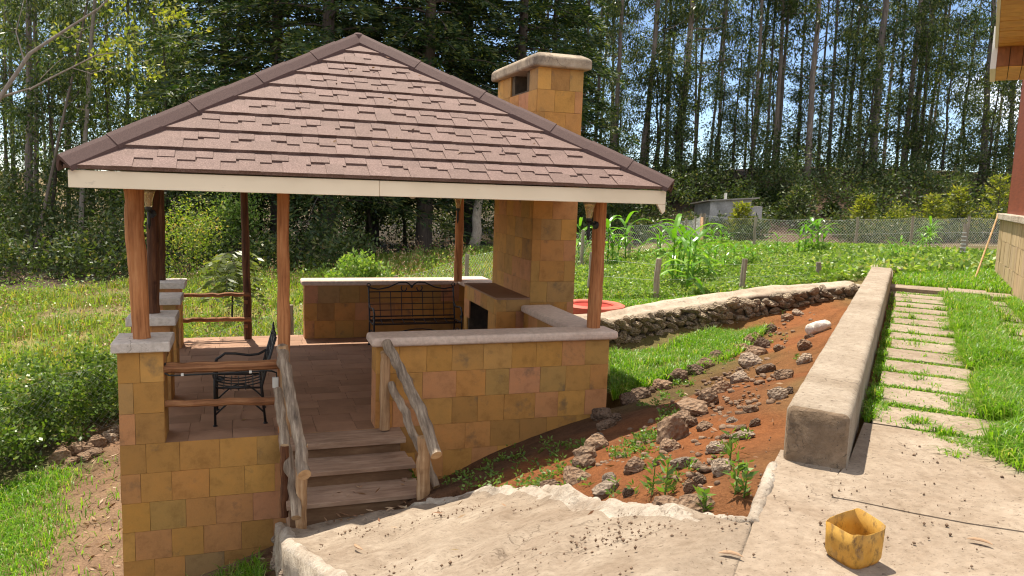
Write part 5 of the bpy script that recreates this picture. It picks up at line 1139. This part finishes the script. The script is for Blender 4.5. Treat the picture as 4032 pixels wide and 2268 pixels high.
def maize_mesh(seed):
    r = np.random.default_rng(seed); m = MB(); h = 1.0; m.tube([(0, 0, -.05), (.01, 0, .4), (.0, .01, .85)], [.018, .014, .006], 6); n = 11
    for i in range(n):
        z = .12 + .75 * i / n; az = i * 2.6 + r.uniform(-.5, .5); L = r.uniform(.45, .7) * (1 - .25 * abs(i / n - .5)); w0 = r.uniform(.075, .11); d = np.array([math.cos(az), math.sin(az), 0]); s = np.array([-d[1], d[0], 0]); k_ = 7; pts = []
        up_ = r.uniform(.5, .85) + .25 * i / n
        for j in range(k_):
            u = j / (k_ - 1); pts.append((np.array([0, 0, z]) + d * L * (u * .85) + np.array([0, 0, L * (up_ * u * 1.25 - 1.05 * u * u * (1.1 - .35 * i / n))]), w0 * (1 - u ** 2.2) * (.55 + 1.2 * u if u < .35 else 1)))
        b = m.n
        for p_, w_ in pts: m.V += [tuple(p_ - s * w_ * .5 + [0, 0, .012]), tuple(p_), tuple(p_ + s * w_ * .5 + [0, 0, .012])]
        m.n += 3 * k_
        for j in range(k_ - 1):
            for a in (0, 1): m.P.append([b + 3 * j + a, b + 3 * j + a + 1, b + 3 * j + a + 4, b + 3 * j + a + 3]); m.mi.append(0)
    return m.mesh('maize_plant', 'maize_leaf')
MZ = [maize_mesh(i) for i in range(6)]
c1 = lambda x, y: ((2200 + x / 2.07) / K, (700 + y / 2.07) / K); c5 = lambda x, y: ((3300 + x / 2.634) / K, (700 + y / 2.634) / K)
MAIZE = [(*c1(395, 735), 150), (*c1(430, 745), 110), (*c1(470, 725), 100), (*c1(545, 690), 135), (*c1(640, 715), 60), (*c1(160, 700), 130), (*c1(200, 720), 90), (*c1(795, 690), 85), (*c1(830, 660), 90), (*c1(915, 900), 190), (*c1(960, 860), 165), (*c1(1040, 960), 205), (*c1(1085, 880), 170), (*c1(1000, 830), 165), (*c1(1140, 820), 100), (*c1(1220, 850), 115), (*c1(1265, 790), 90), (*c1(1350, 790), 85), (*c1(1430, 770), 85), (*c1(1500, 760), 75), (*c1(1580, 750), 80),
         (*c1(1190, 590), 70), (*c1(1240, 580), 66), (*c1(1320, 570), 62), (*c1(1360, 580), 50), (*c1(1710, 690), 50), (*c1(1770, 650), 68), (*c1(1850, 660), 40), (*c1(1945, 640), 80), (*c1(2000, 640), 95), (*c1(2060, 620), 105), (*c1(2110, 625), 100), (*c1(2140, 615), 85),
         (*c5(545, 890), 62), (*c5(620, 880), 75), (*c5(720, 860), 55), (*c5(810, 850), 55), (*c5(870, 790), 60), (*c5(910, 730), 62), (*c5(950, 720), 80), (*c5(985, 700), 66)]
zones = [(0, 7, 'in the clump behind the right post'), (7, 14, 'in the big clump behind short posts'), (14, 21, 'right of the big maize clump'), (21, 25, 'before the grey shed'), (25, 33, 'before the far netting fence'), (33, 41, 'past the kerb wall end')]
for a0, a1, txt in zones:
    for i in range(a0, a1):
        px, py, hp = MAIZE[i]; p, t_ = hit(px, py); s = hp / F_PX * K * t_; o = link('maize_plant', MZ[i % 6]); o.location = tuple(p); o.scale = (max(s, .6) * .92,) * 2 + (s * .9,); o.rotation_euler = (U(-.06, .06, 1)[0], U(-.06, .06, 1)[0], U(0, 6.28, 1)[0])
        tag(o, f'{"tall" if s > 1.25 else "short" if s < .9 else "mid-height"} green maize plant, {ORD[i - a0]} from left {txt}', 'maize', 'maize plants in the plot')
def sapling(px, py, top, s, label, mat='sapling_leaf', wide=.34):
    p = deep(px, py, s); p[2] = h1(p[0], p[1]); hgt = max(deep(px, top, s)[2] - p[2], .6); t = thing('sapling', tuple(p), label, 'sapling', 'young saplings behind the far fence')
    m = MB().tube([p - [0, 0, .1], p + [.02, 0, hgt * .5], p + [0, .02, hgt]], [.03, .02, .006], 6); C, D_ = [], []
    for i in range(46):
        f = .12 + .86 * (i / 46); az = i * 2.4; L = wide * hgt * (1.05 - f) ** .8 * rng.uniform(.7, 1.1) + .12; d = np.array([math.cos(az), math.sin(az), .35]); e = p + [0, 0, f * hgt] + d * L; m.tube([p + [0, 0, f * hgt], e], [.008, .003], 4)
        for u in np.linspace(.25, 1, 10):
            for _ in range(2): C.append(p + np.array([0, 0, f * hgt]) + d * L * u + rng.normal(size=3) * .035); v = d + rng.normal(size=3) * .8; v[2] = v[2] * .5 - .1 + .5 * u; D_.append(v)
    m.build('trunk', 'twig_bark', t); V, Q = kites(np.array(C), np.array(D_), U(.13, .24, len(C)), U(.04, .075, len(C))); leaves_obj('crown', V, Q, mat, None, t)
for a_ in ((1862, 600, 512, 31.5, 'small yellowish sapling growing before the grey shed wall'), (2165, 620, 492, 33, 'yellow green sapling left of the two paired saplings behind the far fence'), (2338, 615, 490, 33, 'brightest yellow sapling, left one of a pair behind the far fence'), (2400, 615, 470, 34, 'slim sapling, right one of a pair behind the far fence'), (2500, 610, 440, 32, 'tallest yellow green sapling beside the cottage corner')): sapling(*a_)
sapling(2000, 600, 470, 36, 'dark green feathery sapling right of the grey shed', 'shrub_leaf', .5); sapling(2085, 600, 520, 37, 'low dark sapling between the shed and the yellow saplings', 'shrub_leaf', .5)
def frond_plant(px, py, s, hgt, label):
    p = deep(px, py, s); p[2] = h1(p[0], p[1]); t = thing('young_tree', tuple(p), label, 'young tree'); m = MB().tube([p - [0, 0, .1], p + [.03, 0, hgt * .5], p + [0, 0, hgt]], [.03, .024, .012], 6); C, D_ = [], []
    for i in range(30):
        f = .42 + .58 * i / 30; az = i * 2.4; d = np.array([math.cos(az), math.sin(az), 0]); L = rng.uniform(.55, .85); b = p + [0, 0, f * hgt]; q_ = [b + d * L * u + np.array([0, 0, L * (.45 * u - .75 * u * u)]) for u in np.linspace(0, 1, 9)]; m.tube(q_, [.008] * 5 + [.004] * 4, 4); s_ = np.array([-d[1], d[0], 0])
        for u in range(1, 9):
            for sg in (-1, 1): C.append(q_[u]); D_.append(s_ * sg + d * .45 - np.array([0, 0, .35]))
    m.build('stem', 'twig_bark', t); V, Q = kites(np.array(C), np.array(D_), U(.2, .3, len(C)), U(.07, .1, len(C))); leaves_obj('fronds', V, Q, 'frond_leaf', None, t)
frond_plant(583, 810, 18.5, 1.75, 'young tree with drooping feather leaves in the field behind the back rails')

# ------------------------------------------------------------------ forest
def tree_mesh(seed, h, r0, c0, nb, per, ll, lw, droop, spread, kind):
    r = np.random.default_rng(seed); m = MB(); n = 16; t = np.linspace(0, 1, n); wob = np.cumsum(r.normal(size=(n, 2)) * .05, 0); wob -= wob[:1]
    P = np.column_stack([wob[:, 0], wob[:, 1], t * h]); P[0, 2] = -.6; m.tube(P, r0 * (1 - .8 * t) * (1 + .25 * np.exp(-t * 25)), 9); C, Rd = [], []
    for i in range(nb):
        f = c0 + (1 - c0) * (i + r.uniform(0, 1)) / nb; z = f * h; b = np.array([np.interp(z, P[:, 2], P[:, 0]), np.interp(z, P[:, 2], P[:, 1]), z]); az = r.uniform(0, 6.283); L = spread * (1.15 - .7 * (f - c0) / (1 - c0)) * r.uniform(.5, 1.15)
        d = np.array([math.cos(az), math.sin(az), r.uniform(.15, .8)]); e = b + d * L; m_ = b + d * L * .5 + np.array([0, 0, -.1]); m.tube([b, m_, e], [r0 * .18, r0 * .12, .012], 5)
        for u in (1., .72, .45):
            if r.uniform() < .85: C.append(b + d * L * u + r.normal(size=3) * .3); Rd.append(r.uniform(.4, .95))
    trunk = m.mesh('trunk', kind[0], True); V, Q = clump_leaves(np.array(C), np.array(Rd), per, ll, lw, r, droop, .8); return trunk, mesh_np('crown', V, [Q], kind[1])
EU = [tree_mesh(40 + i, 26, .2, (.20, .30, .24, .36, .15, .32)[i], 30, 78, .28, .07, 1.0, (2.3, 2.0, 2.7, 1.9, 2.5, 2.2)[i], ('eucalyptus_bark', 'eucalyptus_leaf')) for i in range(6)]
EB = [tree_mesh(90 + i, 10, .09, .1, 26, 50, .24, .075, .7, 1.7, ('twig_bark', 'eucalyptus_leaf')) for i in range(3)]
EP = [tree_mesh(60 + i, 24, .17, .25, 46, 46, .28, .07, 1.0, 2.0, ('pale_bark', 'eucalyptus_leaf')) for i in range(2)]
def cypress_mesh(seed, h, base, R0):
    r = np.random.default_rng(seed); m = MB(); m.tube([(0, 0, -.6), (0, 0, .4), (.1, 0, h * .5), (.05, .1, h)], [.42, .33, .2, .03], 10); C, D_ = [], []
    nb = 120
    for i in range(nb):
        f = (i + r.uniform(0, 1)) / nb; z = base + (h - base) * f; az = i * 2.4 + r.uniform(-.4, .4); L = R0 * (1 - f) ** .65 * r.uniform(.65, 1.15) + .3; d = np.array([math.cos(az), math.sin(az), 0]); s = np.array([-d[1], d[0], 0]); rise = r.uniform(.1, .45); pts = [np.array([0, 0, z]) + d * L * u + np.array([0, 0, L * (rise * u - .42 * u * u)]) for u in np.linspace(0, 1, 6)]
        m.tube(pts, [.05, .04, .03, .02, .012, .006], 5)
        k_ = int(190 + 150 * (1 - f)); u = r.uniform(.22, 1.05, k_); side = r.uniform(-1, 1, k_) * (.2 + .55 * (1 - np.abs(u - .55))) * L * .38
        pos = np.array([0, 0, z]) + d * (L * u)[:, None] + s * side[:, None] + np.array([0, 0, 1.]) * (L * (rise * u - .42 * u * u) + r.normal(size=k_) * .1 - np.abs(side) * .12)[:, None]; C.append(pos)
        v = d * .8 + s * (np.sign(side) * .8)[:, None] + r.normal(size=(k_, 3)) * .35 + np.array([0, 0, -.25]); D_.append(v)
    C = np.concatenate(C); D_ = np.concatenate(D_); V, Q = kites(C, D_, r.uniform(.18, .36, len(C)), r.uniform(.05, .10, len(C)), r); return m.mesh('trunk', 'cypress_bark', True), mesh_np('crown', V, [Q], 'cypress_leaf')
CP = [cypress_mesh(80 + i, (21, 18, 23)[i], (2.4, 2.9, 2.0)[i], (4.6, 4.0, 5.0)[i]) for i in range(3)]
def tree(name, protos, i, base, direction, scale, rad, label, cat, group):
    t = thing(name, tuple(base), label, cat, group, world_parts=False); q_ = Vector(direction).to_track_quat('Z', 'Y'); t.rotation_mode = 'QUATERNION'; t.rotation_quaternion = q_ @ Quaternion((0, 0, 1), U(0, 6.28, 1)[0]); tr, cr_ = protos[i % len(protos)]
    a = link('trunk', tr, t); b = link('crown', cr_, t); a.scale = (rad, rad, scale); b.scale = (scale * U(.9, 1.15, 1)[0],) * 2 + (scale,); return t
c4 = lambda x, y: ((2700 + x / 1.6104) / K, y / 1.6104 / K); c3 = lambda x, y: ((2100 + x / 1.811) / K, y / 1.811 / K); c8 = lambda x, y: (x / 1.208 / K, y / 1.208 / K)
def trunk_at(p1, p2, s):
    a, b = deep(*p1, s), deep(*p2, s); d = b - a; d /= np.linalg.norm(d); x, y = a[0], a[1]
    for _ in range(4): g = h1(x, y); k_ = (g - a[2]) / d[2]; x, y = a[0] + d[0] * k_, a[1] + d[1] * k_
    return np.array([x, y, h1(x, y)]), d
RIGHT = [(c3, 240, 390, 235, 0, 14, 44), (c3, 375, 390, 392, 0, 26, 44), (c3, 440, 1040, 490, 100, 26, 46), (c3, 480, 1060, 520, 400, 18, 50), (c3, 585, 1110, 640, 100, 36, 43), (c3, 545, 1100, 560, 600, 14, 52), (c3, 770, 1200, 890, 0, 38, 42), (c3, 805, 1200, 855, 500, 24, 46), (c3, 890, 1150, 950, 0, 18, 46), (c3, 935, 1150, 1012, 200, 20, 47), (c3, 1040, 1190, 1125, 200, 46, 42), (c3, 1155, 1190, 1165, 500, 16, 48), (c3, 1250, 1210, 1310, 600, 18, 48), (c3, 1310, 1200, 1350, 600, 22, 46),
         (c4, 380, 900, 415, 200, 14, 50), (c4, 420, 1030, 475, 0, 22, 43), (c4, 505, 1020, 565, 0, 17, 46), (c4, 560, 1030, 615, 0, 27, 44), (c4, 590, 900, 655, 100, 20, 46), (c4, 700, 1060, 755, 0, 15, 47), (c4, 770, 1050, 848, 0, 36, 42), (c4, 835, 1010, 880, 430, 14, 48), (c4, 905, 1020, 938, 400, 20, 46), (c4, 970, 1020, 1040, 300, 14, 48), (c4, 1025, 1000, 1090, 230, 16, 47), (c4, 1190, 1000, 1290, 0, 44, 42), (c4, 1340, 1020, 1372, 400, 15, 48), (c4, 1385, 1020, 1480, 0, 30, 44), (c4, 1455, 970, 1500, 300, 34, 46), (c4, 1480, 960, 1540, 350, 24, 47), (c4, 1515, 980, 1610, 300, 20, 48), (c4, 1560, 900, 1650, 200, 14, 50), (c4, 1890, 950, 1925, 480, 38, 42), (c4, 2060, 950, 2090, 560, 26, 46)]
for i, (f, x1, y1, x2, y2, wd, s) in enumerate(RIGHT):
    b, d = trunk_at(f(x1, y1), f(x2, y2), s); scl = 1.811 if f is c3 else 1.6104; rad = wd / scl / F_PX * s / 2 / .17
    lab = f'{"stout" if wd > 30 else "slender" if wd < 18 else "tall"} eucalyptus, {ORD[i] if i < 20 else ORD[i - 20]} trunk {"right of the chimney along the bank" if i < 20 else "of those between the shed saplings and the cottage eave"}'
    tree('eucalyptus_tree', EU, i, b, d, (.82 + .1 * (i % 4)), rad, lab, 'tree', 'eucalyptus trees on the bank')
LEFT = [(c8, 30, 700, 20, 0, 14, 38), (c8, 140, 900, 135, 0, 34, 32), (c8, 180, 1100, 172, 300, 22, 34), (c8, 385, 1050, 445, 0, 24, 31), (c8, 330, 950, 345, 100, 20, 38), (c8, 520, 620, 490, 0, 22, 40), (c8, 610, 540, 612, 100, 18, 42), (c8, 700, 400, 720, 150, 14, 42), (c8, 815, 400, 822, 40, 18, 44), (c8, 760, 420, 762, 150, 12, 46), (c8, 850, 400, 852, 80, 14, 46), (c8, 240, 800, 250, 100, 16, 42), (c8, 180, 1130, 240, 850, 14, 30), (c8, 60, 900, 40, 200, 20, 40)]
for i, (f, x1, y1, x2, y2, wd, s) in enumerate(LEFT):
    b, d = trunk_at(f(x1, y1), f(x2, y2), s); rad = wd / 1.208 / F_PX * s / 2 / .17
    tree('eucalyptus_tree', EP if i in (3, 5) else EU, i + 2, b, d, .72 + .09 * (i % 4), rad, f'{"pale barked" if i in (3, 5) else "dark barked"} eucalyptus, {ORD[i]} trunk counted in the wood left of the pavilion roof', 'tree', 'eucalyptus trees left of the pavilion')
CYP = [(560, 620, 36, 1, .95, 'cypress leftmost of the dark row behind the roof'), (700, 625, 33, 0, 1., 'dark cypress behind the left slope of the roof'), (825, 650, 31, 2, 1., 'broad cypress with thick trunk seen under the eave'), (935, 600, 37, 0, 1.05, 'dark cypress directly behind the roof peak'), (1065, 610, 33, 1, 1.1, 'cypress right of the roof peak with trunk under the eave'), (1180, 600, 37, 2, .95, 'cypress with yellowish sprays left of the chimney'), (1290, 590, 35, 0, .95, 'cypress rising behind the chimney'), (1385, 590, 39, 1, .85, 'smaller cypress showing right of the chimney cap')]
for i, (px, py, s, pi, sc_, lab) in enumerate(CYP):
    b = deep(px, py, s); b[2] = h1(b[0], b[1]); tree('cypress_tree', CP, pi, b, (U(-.02, .02, 1)[0], 0, 1), sc_, sc_, lab, 'tree', 'cypress trees behind the pavilion')
b, d = trunk_at((1192, 610), (1216, 505), 30); t = thing('tree', tuple(b), 'pale grey leaning trunk seen under the eave beside the chimney', 'tree', world_parts=False); t.rotation_mode = 'QUATERNION'; t.rotation_quaternion = Vector(d).to_track_quat('Z', 'Y'); a = link('trunk', EP[0][0], t); a.scale = (1.25, 1.25, .27); a = link('crown', EP[1][1], t); a.scale = (.3, .3, .27)
# second rows, deeper in the wood
for i in range(26):
    tt = -34 + 78 * (i + U(0, 1, 1)[0]) / 26; s = U(50, 70, 1)[0] if tt > 4 else U(40, 62, 1)[0]; x, y = st(s, tt * s / 50)
    if 15 < tt < 19: continue
    tree('eucalyptus_tree', EU, i * 5 + 1, (x, y, h1(x, y)), (U(-.05, .05, 1)[0], U(-.05, .05, 1)[0], 1), U(.7, .95, 1)[0], U(.45, .9, 1)[0], 'slender eucalyptus standing deep in the back rows of the wood', 'tree', 'eucalyptus trees deep in the wood')
for i, (s, tt) in enumerate(((78, 30), (84, 36), (80, 42), (95, 33), (70, -40), (75, -30), (70, -20))):
    x, y = st(s, tt); tree('distant_tree', EU, i, (x, y, h1(x, y) - 8 * (tt > 0)), (0, 0, 1), .6, .8, 'hazy distant tree crown seen low between the far trunks', 'tree', 'distant trees beyond the bank')
for i in range(22):
    tt = 3 + 26 * (i + U(0, 1, 1)[0]) / 22; s = U(40, 50, 1)[0]; x, y = st(s, tt * s / 44); tree('understorey_tree', EB, i, (x, y, h1(x, y)), (U(-.06, .06, 1)[0], 0, 1), U(.55, 1.05, 1)[0], 1., 'leafy young understorey tree filling the gaps between the tall trunks on the bank', 'tree', 'understorey trees on the bank')
for i in range(16):
    tt = -24 + 20 * (i + U(0, 1, 1)[0]) / 16; s = U(30, 40, 1)[0]; x, y = st(s, tt * s / 33); tree('understorey_tree', EB, i, (x, y, h1(x, y)), (U(-.06, .06, 1)[0], 0, 1), U(.6, 1.0, 1)[0], 1., 'leafy young understorey tree at the edge of the wood left of the pavilion', 'tree', 'understorey trees left of the pavilion')
def undergrowth():
    C, Rd = [], []
    for _ in range(640): s, tt = U(33, 48, 1)[0], U(3, 31, 1)[0]; s = s if not (s < 37 and 5 < tt < 15) else s + 5; x, y = st(s, tt * s / 42); C.append((x, y, h1(x, y) + U(.1, 2.7, 1)[0] * (.4 + .75 * (s - 33) / 14))); Rd.append(U(.5, 1.0, 1)[0])
    for _ in range(420): s, tt = U(30.4, 35.5, 1)[0], U(2.5, 30, 1)[0]; s = s if not (10 < tt < 13.5) else s + 4.5; x, y = st(s, tt); C.append((x, y, h1(x, y) + U(.05, .75, 1)[0])); Rd.append(U(.3, .6, 1)[0])
    V, Q = clump_leaves(np.array(C), np.array(Rd), 110, .17, .075, squash=.8); leaves_obj('undergrowth', V, Q, 'shrub_leaf')
    C, Rd = [], []
    for _ in range(430): s, tt = U(25, 38, 1)[0], U(-22, -5.5, 1)[0]; x, y = st(s, tt * s / 30); C.append((x, y, h1(x, y) + U(.1, 3.4, 1)[0] * np.clip((s - 23) / 8, .15, 1))); Rd.append(U(.5, 1.0, 1)[0])
    for _ in range(210): s, tt = U(36, 46, 1)[0], U(-9, 6, 1)[0]; x, y = st(s, tt); C.append((x, y, h1(x, y) + U(.1, 3.6, 1)[0])); Rd.append(U(.6, 1.1, 1)[0])
    V, Q = clump_leaves(np.array(C), np.array(Rd), 110, .18, .08, squash=.9); leaves_obj('undergrowth', V, Q, 'shrub_leaf')
undergrowth()
# bare pale branch reaching in from the left edge
def bare_branch():
    s = 13.; P = lambda x, y, ds=0: deep(x, y, s + ds); b = P(-160, 900); g = h1(b[0], b[1]); t = thing('bare_tree', (b[0], b[1], g), 'bare pale branched tree reaching in from the left edge of the wood', 'tree'); m = MB()
    m.tube([(b[0], b[1], g - .3), P(-120, 600), P(-60, 350), P(0, 245), P(75, 135), P(150, 85), P(250, 20), P(330, -60)], [.1, .07, .05, .036, .03, .022, .014, .008], 8)
    for pts, r in (([(75, 225), (120, 200), (240, 140), (300, 130)], .03), ([(0, 245), (75, 222)], .045), ([(150, 85), (170, 95), (240, 60)], .014), ([(100, 200), (140, 160), (180, 130)], .012), ([(180, 170), (230, 185), (300, 165), (380, 150)], .012), ([(60, 150), (40, 80), (60, 0)], .02), ([(240, 140), (270, 100), (350, 80)], .01)):
        m.tube([P(x, y, .1) for x, y in pts], np.linspace(r * .62, r * .25, len(pts)), 6)
    m.build('trunk', 'pale_bark', t); C = np.array([P(x, y, .2) + rng.normal(size=3) * [.25, .25, .18] for x, y in ((250, 145), (300, 130), (170, 95), (330, 80), (380, 150), (440, 60), (420, 20), (360, 10)) for _ in range(3)]); V, Q = clump_leaves(C, .22, 22, .09, .05); leaves_obj('leaves', V, Q, 'sapling_leaf', None, t)
bare_branch()
print('shingles', cnt, 'objects', len(bpy.data.objects), 'tris', sum(sum(len(p.vertices) - 2 for p in me.polygons) for me in bpy.data.meshes) if False else '')
